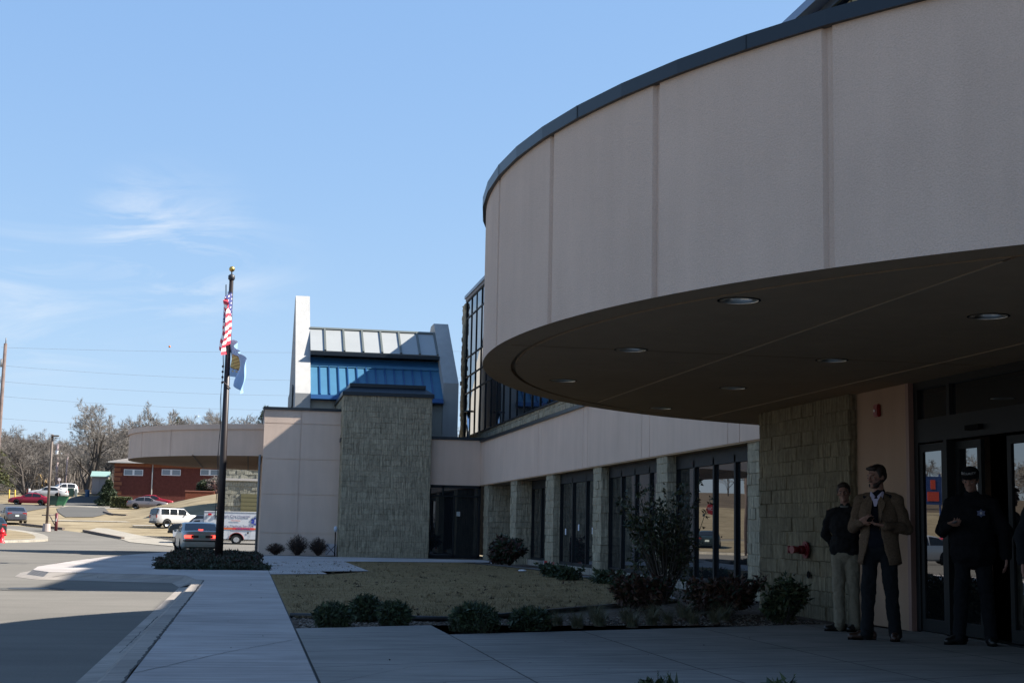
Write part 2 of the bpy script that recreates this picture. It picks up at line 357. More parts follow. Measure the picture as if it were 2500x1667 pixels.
# ================================================================== THE GROUND
def clip(poly, y, keep_above):
    out = []
    for i in range(len(poly)):
        a, b = poly[i], poly[(i+1) % len(poly)]
        ia = (a[1] >= y) == keep_above; ib = (b[1] >= y) == keep_above
        if ia: out.append(a)
        if ia != ib: t = (y-a[1])/(b[1]-a[1]); out.append((a[0]+(b[0]-a[0])*t, y))
    return out
def tri(poly):                                # ear clipping through bmesh, so that concave outlines drape properly
    bm = bmesh.new(); vs = [bm.verts.new((x, y, 0)) for x, y in poly]; f = bm.faces.new(vs)
    r = bmesh.ops.triangulate(bm, faces=[f]); out = [[(v.co.x, v.co.y) for v in g.verts] for g in bm.faces]; bm.free(); return out
def drape(mb, poly, off, mi=0):
    for t in tri(poly):
        segs = [t]
        for k in KN:
            nx = []
            for q in segs:
                ys = [p[1] for p in q]
                if min(ys) < k < max(ys): nx += [clip(q, k, True), clip(q, k, False)]
                else: nx.append(q)
            segs = nx
        for q in segs:
            if len(q) >= 3:
                ar = sum(q[i][0]*q[(i+1) % len(q)][1]-q[(i+1) % len(q)][0]*q[i][1] for i in range(len(q)))
                if abs(ar) < 1e-6: continue
                if ar < 0: q = q[::-1]
                mb.quad([(x, y, H(y)+off) for x, y in q], mi)
def pxpoly(pts): return [tuple(onT(*p)[:2]) for p in pts]

g = MB()                                       # one sheet to the horizon
ys = [-300, -60, 60, 75, 90, 105, 115, 121, 128, 140, 150, 163, 177, 188, 200, 230, 260, 320, 400, 800, 2000, 9000]
xs = [-6000, -1500, -400, -200, -120, -60, -30, -15, 0, 15, 30, 60, 120, 200, 400, 1500, 6000]
b0 = len(g.v)
for y in ys:
    for x in xs: g.v.append((x, y, H(y)-(.10 if y <= 105 else .03)))
nx = len(xs)
for j in range(len(ys)-1):
    for i in range(nx-1):
        g.f.append((j*nx+i, j*nx+i+1, (j+1)*nx+i+1, (j+1)*nx+i)); g.mi.append(1 if ys[j] >= 200 else 0); g.sm.append(False)
struct(g, 'ground', [DRYGRASS, DIRT])

# main driveway
r = MB()
far = pxpoly([(-400, 1276), (-120, 1279), (0, 1281), (52, 1284), (155, 1294), (210, 1301), (300, 1317), (420, 1333), (455, 1327), (500, 1322), (700, 1320)])
drape(r, [(-40, -60), (-1.22, -60), (-1.22, 28.4), (.5, 28.5), (.5, 60), (9.3, 60.2), (9.3, 98)] + [p for p in far[::-1] if True] + [(-60, 110)], 0.0)
# parking beyond, left of the frame, seen only as reflections
struct(r, 'road', [ASPH])
for nm, pts, mt in (('upper_driveway', [(-60, 1228), (40, 1230), (118, 1234), (112, 1240), (48, 1251), (-60, 1256)], ASPH2),
                    ('side_driveway', [(138, 1241), (165, 1236), (255, 1239), (268, 1252), (228, 1262), (160, 1262), (142, 1250)], ASPH2),
                    ('hill_driveway', [(152, 1233), (176, 1212), (300, 1210), (300, 1232), (176, 1235)], ASPH2)):
    r = MB(); drape(r, pxpoly(pts), .02); struct(r, nm, [mt])
r = MB()
drape(r, pxpoly([(206, 1298), (236, 1289), (262, 1290), (330, 1305), (421, 1321), (424, 1334), (300, 1318)]), .03)
drape(r, pxpoly([(128, 1269.2), (380, 1273.5), (380, 1275.5), (128, 1271)]), .02)
drape(r, pxpoly([(322, 1281.5), (425, 1280.5), (425, 1283), (328, 1284)]), .02)
drape(r, pxpoly([(100, 1236), (250, 1223), (350, 1237), (240, 1243), (160, 1238)]), .01)
struct(r, 'path', [CONC_PLAIN])
# dark edging kerbs on the far side of the driveway
r = MB()
for pts in ([(52, 1281), (155, 1292.5)], [(205, 1297.5), (300, 1316)], [(254, 1251), (276, 1257), (310, 1259)]):
    w = [onT(*p) for p in pts]
    for a, b in zip(w, w[1:]):
        d = (b-a).normalized(); nn = Vector((-d.y, d.x, 0))*.12
        for z0, z1 in ((0, .15),):
            vs = [a-nn, b-nn, b+nn, a+nn]; r.add([(v.x, v.y, v.z+z0) for v in vs]+[(v.x, v.y, v.z+z1+.02) for v in vs], [(0, 1, 5, 4), (1, 2, 6, 5), (2, 3, 7, 6), (3, 0, 4, 7), (4, 5, 6, 7)])
struct(r, 'far_kerb', [mat('kerb_brown', (.13, .10, .08), .9)])
# grass island at the left edge with its pale kerb
cen = onT(-20, 1319); isl = []
for k in range(40):
    t = 2*pi*k/40; isl.append((cen.x-7+10.4*cos(t), cen.y+19*sin(t)*(1.0)))
def island(scale, n=40): return [(cen.x-7+(10.4-scale)*cos(2*pi*k/n), cen.y+(19-scale)*sin(2*pi*k/n)) for k in range(n)]
r = MB(); o_, i_ = island(0), island(.9)
for k in range(40):
    a, b, c, d = o_[k], o_[(k+1) % 40], i_[(k+1) % 40], i_[k]
    r.quad([(*a, H(a[1])-.02), (*b, H(b[1])-.02), (*b, H(b[1])+.14), (*a, H(a[1])+.14)]); r.quad([(*a, H(a[1])+.14), (*b, H(b[1])+.14), (*c, H(c[1])+.15), (*d, H(d[1])+.15)])
struct(r, 'kerb', [CONC_PLAIN])
r = MB(); drape(r, island(.88), .16); struct(r, 'grass_island', [DRYGRASS])

# sidewalk with its rolled kerb and gutter
r = MB()
prof = [(-1.26, -.146), (-1.10, -.135), (-1.00, -.03), (-.96, -.004), (-.80, .0)]
yk = [-20, 9.0, 28.6]
for (xa, za), (xb, zb) in zip(prof, prof[1:]):
    for ya, yb in zip(yk, yk[1:]): r.quad([(xa, ya, za), (xb, ya, zb), (xb, yb, zb), (xa, yb, za)], 0, True)
# the island in front of the flagpole: gutter turning left
apron = [(-.80, 28.6), (-1.26, 28.6), (-1.5, 30.6), (-3.2, 31.2), (-4.4, 31.6), (-5.0, 33.0), (-5.25, 35.5), (-5.1, 40), (-4.7, 46), (-3.9, 52), (-2.7, 58), (-.8, 58)]
pts = apron[1:-1]
inn = [(-.96, 28.9), (-1.25, 31.0), (-3.1, 31.65), (-4.15, 32.0), (-4.65, 33.2), (-4.88, 35.6), (-4.75, 40), (-4.35, 46), (-3.55, 52), (-2.4, 58)]
for i in range(len(pts)-1):
    a, b, c, d = pts[i], pts[i+1], inn[i+1], inn[i]
    r.quad([(*a, -.146), (*b, -.146), (b[0]*.35+c[0]*.65, b[1]*.35+c[1]*.65, -.1), (a[0]*.35+d[0]*.65, a[1]*.35+d[1]*.65, -.1)][::-1], 0)
    r.quad([(a[0]*.35+d[0]*.65, a[1]*.35+d[1]*.65, -.1), (b[0]*.35+c[0]*.65, b[1]*.35+c[1]*.65, -.1), (*c, -.003), (*d, -.003)][::-1], 0)
r.quad([(-.785, 28.6, -.002), (-.96, 28.9, -.003), (-1.075, 28.83, -.1), (-1.26, 28.6, -.146)][::-1], 0)
struct(r, 'gutter_kerb', [CURBM])
r = MB()                                        # red painted stretch of the kerb
for (a, b) in (((-5.16, 38.6), (-5.05, 41.0)),):
    r.quad([(a[0]-.09, a[1], -.138), (b[0]-.09, b[1], -.138), (b[0]+.33, b[1], .004), (a[0]+.33, a[1], .004)][::-1])
struct(r, 'painted_kerb', [CURB_RED])
r = MB()
def slab(poly, z=0.0, mi=0):
    for t in tri(poly):
        ar = sum(t[i][0]*t[(i+1) % 3][1]-t[(i+1) % 3][0]*t[i][1] for i in range(3))
        r.quad([(x, y, z) for x, y in (t if ar > 0 else t[::-1])], mi)
slab([(-.785, -20), (.535, -20), (.535, 36), (.535, 54), (.35, 60), (-2.3, 60), (-2.4, 58), (-3.55, 52), (-4.35, 46), (-4.75, 40), (-4.88, 35.6), (-4.65, 33.2), (-4.15, 32.0), (-3.1, 31.65), (-1.25, 31.0), (-.96, 28.9), (-.785, 28.6)])
slab([(.545, 32.5), (1.85, 33.2), (1.80, 35.0), (3.02, 35.8), (3.02, 45.1), (6.9, 46.3), (8.3, 46.9), (8.3, 50.3), (6.9, 50.6), (.545, 52.2)], .001)
struct(r, 'sidewalk', [CONC_WALK])
r = MB()
PE = [(.556, 15.64), (2.10, 16.32), (2.12, 14.93), (6.19, 16.62), (7.66, 17.25)]
slab([(.556, -20), (9.0, -20), (9.0, 16.0), (7.66, 16.0)]+PE[::-1], 0)
struct(r, 'plaza', [CONC_PLAZA])
r = MB(); r.box(.536, .555, -20, 33, -.05, -.008); rj = random.Random(3)
def ribbon(pts, w0, w1, z):                    # ragged open joint or crack lying on the slabs
    prev = None
    for (xa, ya), (xb, yb) in zip(pts, pts[1:]):
        n_ = max(2, int(sqrt((xb-xa)**2+(yb-ya)**2)/.11))
        for k in range(n_+1):
            u = k/n_; x = xa+(xb-xa)*u+rj.gauss(0, .006); y = ya+(yb-ya)*u; w = rj.uniform(w0, w1); d = Vector((xb-xa, yb-ya, 0)).normalized(); nn = Vector((-d.y, d.x, 0))*w/2
            cur = (Vector((x, y, z))-nn, Vector((x, y, z))+nn)
            if prev: r.quad([prev[0], cur[0], cur[1], prev[1]])
            prev = cur
ribbon([(-.80, 4), (-.80, 17), (-.795, 28.6)], .008, .038, .0025)
ca, cb_, cc = atZ(315, 1645), atZ(560, 1590), atZ(722, 1560)
ribbon([(ca.x, ca.y), (cb_.x, cb_.y), (cc.x, cc.y)], .004, .010, .0025)
ribbon([(.60, 10.2), (1.3, 11.4), (2.05, 12.0)], .002, .006, .0025); ribbon([(-.76, 20.5), (-.2, 21.0), (.50, 20.7)], .003, .008, .0025)
ribbon([(-1.22, 19.0), (-.98, 19.02)], .006, .012, -.09); ribbon([(-1.02, 12.6), (-1.0, 17.5)], .004, .02, .0)
struct(r, 'slab_joint', [mat('joint_soil', (.03, .028, .025), .95)])
# lawn and planting beds
r = MB(); slab([(.55, 17.9), (2.6, 17.3), (4.7, 19.9), (6.9, 22.5), (7.5, 25), (7.9, 28.5), (7.95, 39), (7.2, 45), (6.9, 46.4), (.55, 46)], -.012)
struct(r, 'lawn', [LAWN])
r = MB(); slab([(.55, 14.6), (2.1, 14.6), (8, 14.6), (9.6, 16), (9.6, 60), (-2, 60), (.54, 46)], -.03)
struct(r, 'planting_bed', [MULCH])
bed = [(-2.02, 34.8), (.53, 35.7), (.36, 52), (-1.0, 57), (-2.7, 56.5)]
r = MB(); slab(bed, .02)
for i in range(5):
    a, b = bed[i], bed[(i+1) % 5]; r.quad([(*a, -.01), (*b, -.01), (*b, .02), (*a, .02)])
struct(r, 'flagpole_bed', [MULCH])
# black plastic edging round the lawn
r = MB(); r.tube([(.56, 17.85, 0), (2.6, 17.25, .01), (4.7, 19.85, .01), (6.9, 22.45, .01), (7.5, 25, .01), (7.9, 28.5, .01), (7.95, 39, .01), (7.2, 45, .0)], .035, 6)
tag(r.build('lawn_edging', mat('edging_plastic', (.012, .013, .013), .5)), 'black plastic edging strip between the dry lawn and the mulch bed', 'lawn edging')
# mound behind the white estate car
r = MB(); mA = onT(250, 1256); gx = 26; gy = 12
mx0, mx1, my0, my1 = -13.5, 3, 134, 176
for j in range(gy+1):
    for i in range(gx+1):
        u = i/gx; v = j/gy; x = mx0+(mx1-mx0)*u; y = my0+(my1-my0)*v
        h = (math.sin(min(1, max(0, u*1.25))*pi/2)**1.5)*2.4*max(0, math.sin(pi*min(1, v*.62+.02)))
        r.v.append((x, y, H(y)-.06+h))
for j in range(gy):
    for i in range(gx): r.f.append((j*(gx+1)+i, j*(gx+1)+i+1, (j+1)*(gx+1)+i+1, (j+1)*(gx+1)+i)); r.mi.append(0); r.sm.append(True)
struct(r, 'grass_slope', [DRYGRASS])

# manhole in the driveway
mh = atZ(70, 1438, -.15); t = thing('manhole_cover', 'round dark iron cover set in the pale driveway', 'manhole cover', (mh.x, mh.y, -.145))
q = MB(); q.lathe([(.36, 0), (.36, .012), (0.0, .012)], n=28, sm=False); q.build('lid', mat('cast_iron', (.06, .06, .06), .6, .6), t, world=False)
q = MB(); q.lathe([(.62, .002), (.60, .006), (.37, .006)], n=28, sm=False); q.build('collar', ASPH2, t, world=False)

# ================================================================== BLOCK WALL HELPER
def block_faces(mb, p0, p1, z0, z1, nrm, rnd, bw=.4, bh=.2, amp=.022, mi=0, cut=None):
    """a wall face of split blocks between two plan points; each block stands out by its own amount"""
    p0 = Vector((*p0, 0)); p1 = Vector((*p1, 0)); nrm = Vector((*nrm, 0)); L = (p1-p0).length; d = (p1-p0)/L
    k = 0; z = z0
    while z < z1-.01:
        h = min(bh, z1-z); s = -bw*.5 if k % 2 else 0.0
        while s < L-1e-4:
            a = max(s, 0); b = min(s+bw, L); s += bw
            if b-a < .02: continue
            if cut and cut(a, b, z): continue
            e = .003+rnd.random()*amp; g = .003
            A = p0+d*(a+(g if a > 0 else -e*.5)); B = p0+d*(b-(g if b < L else -e*.5))
            o0 = nrm*.0; o1 = nrm*e; zz0 = z+g*.6; zz1 = z+h-g*.6; j = lambda: nrm*(rnd.random()-.5)*amp*.7
            vs = [A+o0, B+o0, B+o0, A+o0]; q0 = [(A.x, A.y, zz0), (B.x, B.y, zz0), (B.x, B.y, zz1), (A.x, A.y, zz1)]
            ins = .008
            A2 = A+d*ins; B2 = B-d*ins
            q1 = []
            for P, zz in ((A2, zz0+ins), (B2, zz0+ins), (B2, zz1-ins), (A2, zz1-ins)):
                P2 = P+o1+j(); q1.append((P2.x, P2.y, zz))
            mb.add(q0+q1, [(4, 5, 6, 7), (0, 1, 5, 4), (1, 2, 6, 5), (2, 3, 7, 6), (3, 0, 4, 7)], mi)
        z += h; k += 1
def block_pier(name, x0, x1, y0, y1, z0, z1, material, parent, seed=1, faces='xyX', bh=.2, amp=.022):
    rnd = random.Random(seed); mb = MB(); mb.box(x0, x1, y0, y1, z0, z1)
    if 'x' in faces: block_faces(mb, (x0, y0), (x0, y1), z0, z1, (-1, 0), rnd, bh=bh, amp=amp)
    if 'y' in faces: block_faces(mb, (x0, y0), (x1, y0), z0, z1, (0, -1), rnd, bh=bh, amp=amp)
    if 'X' in faces: block_faces(mb, (x1, y0), (x1, y1), z0, z1, (1, 0), rnd, bh=bh, amp=amp)
    # orient outward
    return mb.build(name, material, parent)

# ================================================================== BUILDINGS
def fascia(cx, cy, R, z0, z1, joints, a0, a1, name, parent, material, n=220, depth=.035, gw=.021):
    """curved stucco band with real recessed joints"""
    mb = MB(); angs = sorted(set([a0+(a1-a0)*i/n for i in range(n+1)]+[j+s for j in joints for s in (-2.2*gw/R, -gw/R, gw/R, 2.2*gw/R)]))
    def rad(a):
        for j in joints:
            if abs(a-j) <= gw/R*1.01: return R-depth
        return R
    for a, b in zip(angs, angs[1:]):
        ra, rb_ = rad(a), rad(b)
        P = lambda r_, t, z: (cx+r_*cos(t), cy+r_*sin(t), z)
        mb.quad([P(ra, a, z0), P(rb_, b, z0), P(rb_, b, z1), P(ra, a, z1)], 0, False)
    me = mb.build(name, material, parent); return me
def ring(mb, cx, cy, r0, r1, z, a0, a1, n=160, mi=0, up=False):
    for i in range(n):
        a = a0+(a1-a0)*i/n; b = a0+(a1-a0)*(i+1)/n
        q = [(cx+r0*cos(a), cy+r0*sin(a), z), (cx+r1*cos(a), cy+r1*sin(a), z), (cx+r1*cos(b), cy+r1*sin(b), z), (cx+r0*cos(b), cy+r0*sin(b), z)]
        mb.quad(q if up else q[::-1], mi)
def cyl_wall(mb, cx, cy, R, z0, z1, a0, a1, n=160, mi=0, seg=None, sm=True):
    for i in range(n):
        a = a0+(a1-a0)*i/n; b = a0+(a1-a0)*(i+1)/n
        mb.quad([(cx+R*cos(a), cy+R*sin(a), z0), (cx+R*cos(b), cy+R*sin(b), z0), (cx+R*cos(b), cy+R*sin(b), z1), (cx+R*cos(a), cy+R*sin(a), z1)], mi, sm)

# ---- entrance canopy (round, over the doors)
CX, CY, RR = 11.77, 14.23, 9.35
can = thing('entrance_canopy', 'large round beige stucco canopy over the entrance doors, its dark flat underside dotted with lights', 'canopy', (CX, CY, 2.95))
jts = [radians(180.6+10.75*k) for k in range(-7, 12)]
fascia(CX, CY, RR, 2.95, 4.73, jts, radians(60), radians(330), 'fascia', can, STUCCO)
m = MB()                                       # metal coping in short straight lengths
for k in range(60):
    a = radians(60+270*k/60); b = radians(60+270*(k+1)/60); R2 = RR+.045
    P = lambda r_, t, z: (CX+r_*cos(t), CY+r_*sin(t), z)
    m.quad([P(R2, a, 4.70), P(R2, b, 4.70), P(R2, b, 4.815), P(R2, a, 4.815)])
    m.quad([P(R2, a, 4.815), P(R2, b, 4.815), P(R2-.4, b, 4.83), P(R2-.4, a, 4.83)])
    m.quad([P(RR-.02, a, 4.70), P(RR-.02, b, 4.70), P(R2, b, 4.70), P(R2, a, 4.70)])
    if k % 3 == 0: m.quad([P(R2+.004, a-.0012, 4.70), P(R2+.004, a+.0012, 4.70), P(R2+.004, a+.0012, 4.813), P(R2+.004, a-.0012, 4.813)])
m.build('coping', COPING, can)
m = MB()                                       # roof deck
m.add([(CX, CY, 4.6)]+[(CX+(RR-.3)*cos(2*pi*k/80), CY+(RR-.3)*sin(2*pi*k/80), 4.6) for k in range(80)], [(0, k+1, (k+1) % 80+1) for k in range(80)])
m.build('roof_deck', DARKMET, can)
m = MB()                                       # underside: rim, drip groove, field
ring(m, CX, CY, RR, RR-.32, 2.95, 0, 2*pi, 240); cyl_wall(m, CX, CY, RR-.32, 2.95, 2.99, 0, 2*pi, 240, sm=True)
ring(m, CX, CY, RR-.32, RR-.37, 2.99, 0, 2*pi, 240); cyl_wall(m, CX, CY, RR-.37, 2.95, 2.99, 0, 2*pi, 240, sm=True)
# the field is cut into strips by narrow joints, with holes left for the lamps
LAMPS = [(3.785, 10.65), (3.785, 13.92), (3.785, 17.12), (6.03, 14.06), (6.03, 17.2), (6.03, 20.44), (6.03, 10.8)]
n = 200; rin = RR-.37; zf = 2.95
xcuts = [CX-rin, 4.915-.011, 4.915+.011, 7.18-.011, 7.18+.011, CX+rin]
def field_strip(x0, x1, z, nn):
    for i in range(nn):
        xa = x0+(x1-x0)*i/nn; xb = x0+(x1-x0)*(i+1)/nn
        ya = sqrt(max(0, rin**2-(xa-CX)**2)); yb = sqrt(max(0, rin**2-(xb-CX)**2))
        cuts = []
        for (lx, ly) in LAMPS:
            lr = .118
            if abs(.5*(xa+xb)-lx) < lr: cuts.append((ly, lx, lr))
        cuts.sort(); lo = (CY-ya, CY-yb)
        for ly, lx, lr in cuts:
            ha = sqrt(max(0, lr*lr-(xa-lx)**2)); hb = sqrt(max(0, lr*lr-(xb-lx)**2))
            m.quad([(xa, lo[0], z), (xa, ly-ha, z), (xb, ly-hb, z), (xb, lo[1], z)][::1]); lo = (ly+ha, ly+hb)
        m.quad([(xa, lo[0], z), (xa, CY+ya, z), (xb, CY+yb, z), (xb, lo[1], z)])
def xs_for(x0, x1):
    return x0, x1
def fine_strip(x0, x1, z):
    st = sorted(set([x0, x1]+[x0+(x1-x0)*k/40 for k in range(41)]+[v for lx in (3.785, 6.03) for v in [lx-.118+.236*k/16 for k in range(17)] if x0 < v < x1]))
    for a, b in zip(st, st[1:]): field_strip(a, b, z, 1)
fine_strip(xcuts[0], xcuts[1], zf); field_strip(xcuts[1], xcuts[2], zf+.012, 1); fine_strip(xcuts[2], xcuts[3], zf)
field_strip(xcuts[3], xcuts[4], zf+.012, 1); fine_strip(xcuts[4], xcuts[5], zf)
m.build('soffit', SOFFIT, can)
m = MB()
m.box(2.55, 12, 13.955, 13.965, 2.9455, 2.9488)
m.build('soffit_seam', mat('seam_dark', (.24, .16, .09), .9), can)
m = MB()
for xj, ya, yb in ((4.915, 8.6, 19.85), (7.18, 6.6, 21.95)): m.box(xj-.010, xj+.010, ya, yb, 2.9445, 2.9485)
m.build('soffit_joint', mat('joint_bead', (.50, .36, .22), .6), can)
for lx, ly in LAMPS:
    m = MB(); m.lathe([(.155, 2.944), (.155, 2.950), (.116, 2.946), (.112, 2.98), (.085, 3.12), (.05, 3.16), (0, 3.165)], (lx, ly, 0), 24)
    lamp = m.build('downlight', [mat('lamp_trim', (.88, .84, .76), .32, 1.0)], can)
    m = MB(); m.ell((lx, ly, 3.075), (.035, .035, .07)); m.build('bulb', mat('frosted_bulb', (.75, .73, .66), .4, emit=((1, .9, .7), .12)), lamp)
    m = MB(); m.lathe([(.175, 2.947), (.155, 2.947)], (lx, ly, 0), 24); m.build('trim_ring', BLACK, lamp)

# ---- entrance building: block wall, stucco return, door front
ent = thing('entrance_building', 'entrance front of dark glass doors, beige stucco and green grey block under the round canopy', 'building', (8, 15, 0))
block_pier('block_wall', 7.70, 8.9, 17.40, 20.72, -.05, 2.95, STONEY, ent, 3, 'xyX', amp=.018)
m = MB(); m.box(7.62, 8.6, 20.55, 20.72, -.1, 2.95)
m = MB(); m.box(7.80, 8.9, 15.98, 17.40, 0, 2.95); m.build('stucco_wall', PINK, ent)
m = MB(); m.box(7.795, 7.9, 15.90, 15.98, 0, 2.95); m.build('wall_edge_trim', mat('edge_trim', (.24, .14, .11), .6), ent)
m = MB()                                       # aluminium frame of the door front, plane X = 7.9
X0, X1 = 7.86, 7.96
for y0, y1, z0, z1 in ((15.80, 15.90, 0, 2.95), (8, 15.80, 2.86, 2.95), (8, 15.80, 2.22, 2.50), (15.00, 15.08, 2.50, 2.86), (12.1, 12.2, 2.50, 2.86), (15.09, 15.17, 0, 2.22)):
    m.box(X0, X1, y0, y1, z0, z1)
m.build('door_frame', FRAME, ent)
m = MB(); m.box(7.90, 7.91, 15.08, 15.80, 2.50, 2.86); m.box(7.90, 7.91, 12.2, 15.0, 2.5, 2.86); m.box(7.90, 7.91, 8, 12.1, 2.5, 2.86)
m.build('transom_glass', GLASS, ent)
def door_leaf(y0, y1, x, name, lab=None):
    d = MB(); w = .085; z1 = 2.20
    for a, b, c, e in ((y0, y0+w, .02, z1), (y1-w, y1, .02, z1), (y0+w, y1-w, .02, .16), (y0+w, y1-w, z1-.09, z1)): d.box(x-.022, x+.022, a, b, c, e)
    p = d.build(name, FRAME, ent); p2 = MB(); p2.box(x-.004, x+.004, y0+w, y1-w, .16, z1-.09); p2.build('pane', DOORGLASS, p); return p
DOORGLASS = glass_mat('door_glass', (.006, .007, .008), .006, 2.3)
door_leaf(15.17, 15.80, 7.90, 'side_light')
door_leaf(14.50, 15.09, 7.985, 'sliding_door')
door_leaf(13.15, 13.95, 7.985, 'sliding_door')
door_leaf(11.9, 13.12, 7.90, 'side_light')
m = MB(); m.box(7.80, 7.87, 14.25, 14.55, 2.29, 2.345); m.build('door_sensor', BLACK, ent)
m = MB(); m.box(7.86, 8.1, 11.8, 15.9, 0, .012); m.build('threshold', mat('threshold_metal', (.10, .10, .10), .4, .8), ent)
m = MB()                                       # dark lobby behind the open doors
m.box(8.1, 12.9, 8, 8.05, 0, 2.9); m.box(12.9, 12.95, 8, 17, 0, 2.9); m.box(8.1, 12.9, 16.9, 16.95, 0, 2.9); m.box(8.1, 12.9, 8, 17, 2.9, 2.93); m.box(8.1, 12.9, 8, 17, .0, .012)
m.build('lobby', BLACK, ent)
m = MB()                                       # unseen blocks above and behind, upper ones shaped to shade walk and driveway
m.box(9.5, 20, -10, 15.2, 4.72, 12.4); m.box(9.5, 14, 15.25, 22.0, 4.72, 9.1); m.box(9.5, 14, 22.05, 26.8, 4.72, 8.9); m.box(8.95, 20, -6, 16.9, 2.96, 4.68); m.box(8.0, 20, -10, 7.9, 0, 2.94)
m.build('shade_blocks', STUCCO, ent)
# high roof over the entrance hall, just showing above the canopy
m = MB(); zt = 15.2
m.box(14.6, 26, 23.9, 49.5, 0, zt-.5); m.build('hall_wall', mottled('ribbed_siding', [(.30, .29, .20), (.38, .37, .27)], 3), ent)
m = MB()
for k in range(56): m.box(14.57, 14.60, 24.0+k*.45, 24.03+k*.45, 5, zt-.5)
m.build('siding_rib', mat('rib_dark', (.08, .085, .06), .8), ent)
m = MB(); m.prism([(14.0, zt-.24), (14.0, zt), (14.5, zt+.22), (22, zt+3), (26.5, zt+3), (26.5, zt-.3), (14.55, zt-.3)], 23.7, 50, 0, 'y'); m.build('hall_roof', mat('slate_blue_metal', (.13, .17, .24), .3, .5), ent)
m = MB(); m.box(14.32, 14.40, 23.7, 50, zt-.50, zt-.29); m.build('gutter', COPING, ent)

# ---- ground floor wing with the stucco band, block piers and windows
wing = thing('hospital_wing', 'single storey hospital wing with a long beige stucco band over block piers and dark windows', 'building', (9, 38, 0))
m = MB()                                       # band with recessed joints, west face
ycuts = [21.2]
J = [24.18, 24.82, 30.01, 30.65, 35.83, 36.36, 41.79, 42.26, 48.25]
edges = [21.2]+J+[53.2]
for a, b in zip(edges, edges[1:]): m.box(8.6, 9.0, a+(.012 if a != 21.2 else 0), b-(.012 if b != 53.2 else 0), 2.73, 4.34)
m.box(8.62, 9.0, 21.2, 53.2, 2.735, 4.335)
m.box(6.66, 8.6, 53.2, 53.5, 2.71, 4.42)
m.build('stucco_band', STUCCO, wing)
m = MB(); m.box(8.54, 9.1, 21.2, 53.14, 4.34, 4.44); m.box(6.66, 9.1, 53.14, 53.6, 4.43, 4.53); m.build('coping', COPING, wing)
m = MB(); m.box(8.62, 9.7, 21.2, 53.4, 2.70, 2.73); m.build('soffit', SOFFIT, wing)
m = MB(); m.box(9.1, 14, 21.2, 60, 4.25, 4.33); m.box(3.3, 9.2, 53.6, 58.1, 4.25, 4.4); m.build('roof_deck', DARKMET, wing)
PIERS = [23.30, 28.85, 34.55, 40.20, 46.02, 51.6]
PW = [.62, .78, .82, 1.05, 1.0, .9]
for i, y in enumerate(PIERS): block_pier('block_pier', 8.66, 9.7 if i > 3 else 8.9, y, y+PW[i], -.05, 2.70, STONE, wing, 20+i, 'xy', amp=.022)
GX = [8.90, 8.90, 8.90, 9.22, 9.55, 9.55]; NP = [4, 4, 3, 3, 3, 1]
for i, (y0, y1) in enumerate(zip(PIERS, PIERS[1:]+[None])):
    a = y0+PW[i]; b = y1 if y1 else 53.2; gx = GX[i]
    f = MB(); nn = NP[i]
    for k in range(nn+1):
        yy = a+(b-a)*k/nn; f.box(gx-.05, gx+.06, yy-.045, yy+.045, .14, 2.56)
    f.box(gx-.05, gx+.06, a, b, .14, .22); f.box(gx-.05, gx+.06, a, b, 2.42, 2.70)
    w = f.build('window', FRAME, wing)
    gph = MB(); gph.box(gx, gx+.015, a, b, .22, 2.42); gph.build('pane', GLASS, w)
    sm_ = MB(); sm_.box(gx-.16, gx+.1, a, b, -.05, .14); sm_.build('sill', CONC_PLAIN, w)
    if i == 2:
        for k, zz in ((1, 1.02), (2, 1.10), (3, .98)):
            s_ = MB(); yy = a+(b-a)*(k-.42)/nn; s_.box(gx-.012, gx-.004, yy, yy+.12, zz, zz+.17)
            s_.build('sticker', mat('paper_white', (.62, .62, .66), .7), w)
m = MB(); m.box(9.72, 9.8, 21.2, 60, 0, 4.24); m.build('inner_wall', BLACK, wing)
m = MB()                                       # recessed glass end wall beside the block tower
m.box(6.68, 8.62, 53.25, 53.32, .02, 2.70); ew = m.build('end_window', GLASS, wing)
m = MB()
for x0, x1, z0, z1 in ((6.66, 6.74, 0, 2.7), (8.56, 8.64, 0, 2.7), (6.66, 8.64, 2.6, 2.71), (7.17, 7.23, 2.3, 2.7), (6.7, 8.6, 2.27, 2.32), (7.6, 7.66, .0, 2.3), (6.7, 8.6, 0, .10)): m.box(x0, x1, 53.19, 53.26, z0, z1)
m.build('frame', FRAME, ew)
m = MB(); m.box(7.72, 7.86, 53.18, 53.19, 1.55, 1.72); m.build('notice', mat('notice_paper', (.35, .36, .34), .7), ew)

# ---- block stair tower
tow = thing('block_tower', 'square green grey split block tower with a charcoal metal cap', 'tower', (5, 54, 0))
block_pier('block_wall', 3.34, 6.65, 52.9, 58.0, -.05, 5.95, STONE, tow, 5, 'xyX', amp=.014)
m = MB(); x0, x1, y0, y1 = 3.27, 6.72, 52.83, 58.07
m.box(x0, x1, y0, y1, 5.95, 6.08)
i0 = .32
m.add([(x0, y0, 6.08), (x1, y0, 6.08), (x1, y1, 6.08), (x0, y1, 6.08), (x0+i0, y0+i0, 6.30), (x1-i0, y0+i0, 6.30), (x1-i0, y1-i0, 6.30), (x0+i0, y1-i0, 6.30)], [(0, 1, 5, 4), (1, 2, 6, 5), (2, 3, 7, 6), (3, 0, 4, 7), (4, 5, 6, 7)])
m.box(x0+i0-.04, x1-i0+.02, y0+i0-.03, y1-i0, 6.30, 6.43)
m.build('metal_cap', COPING, tow)

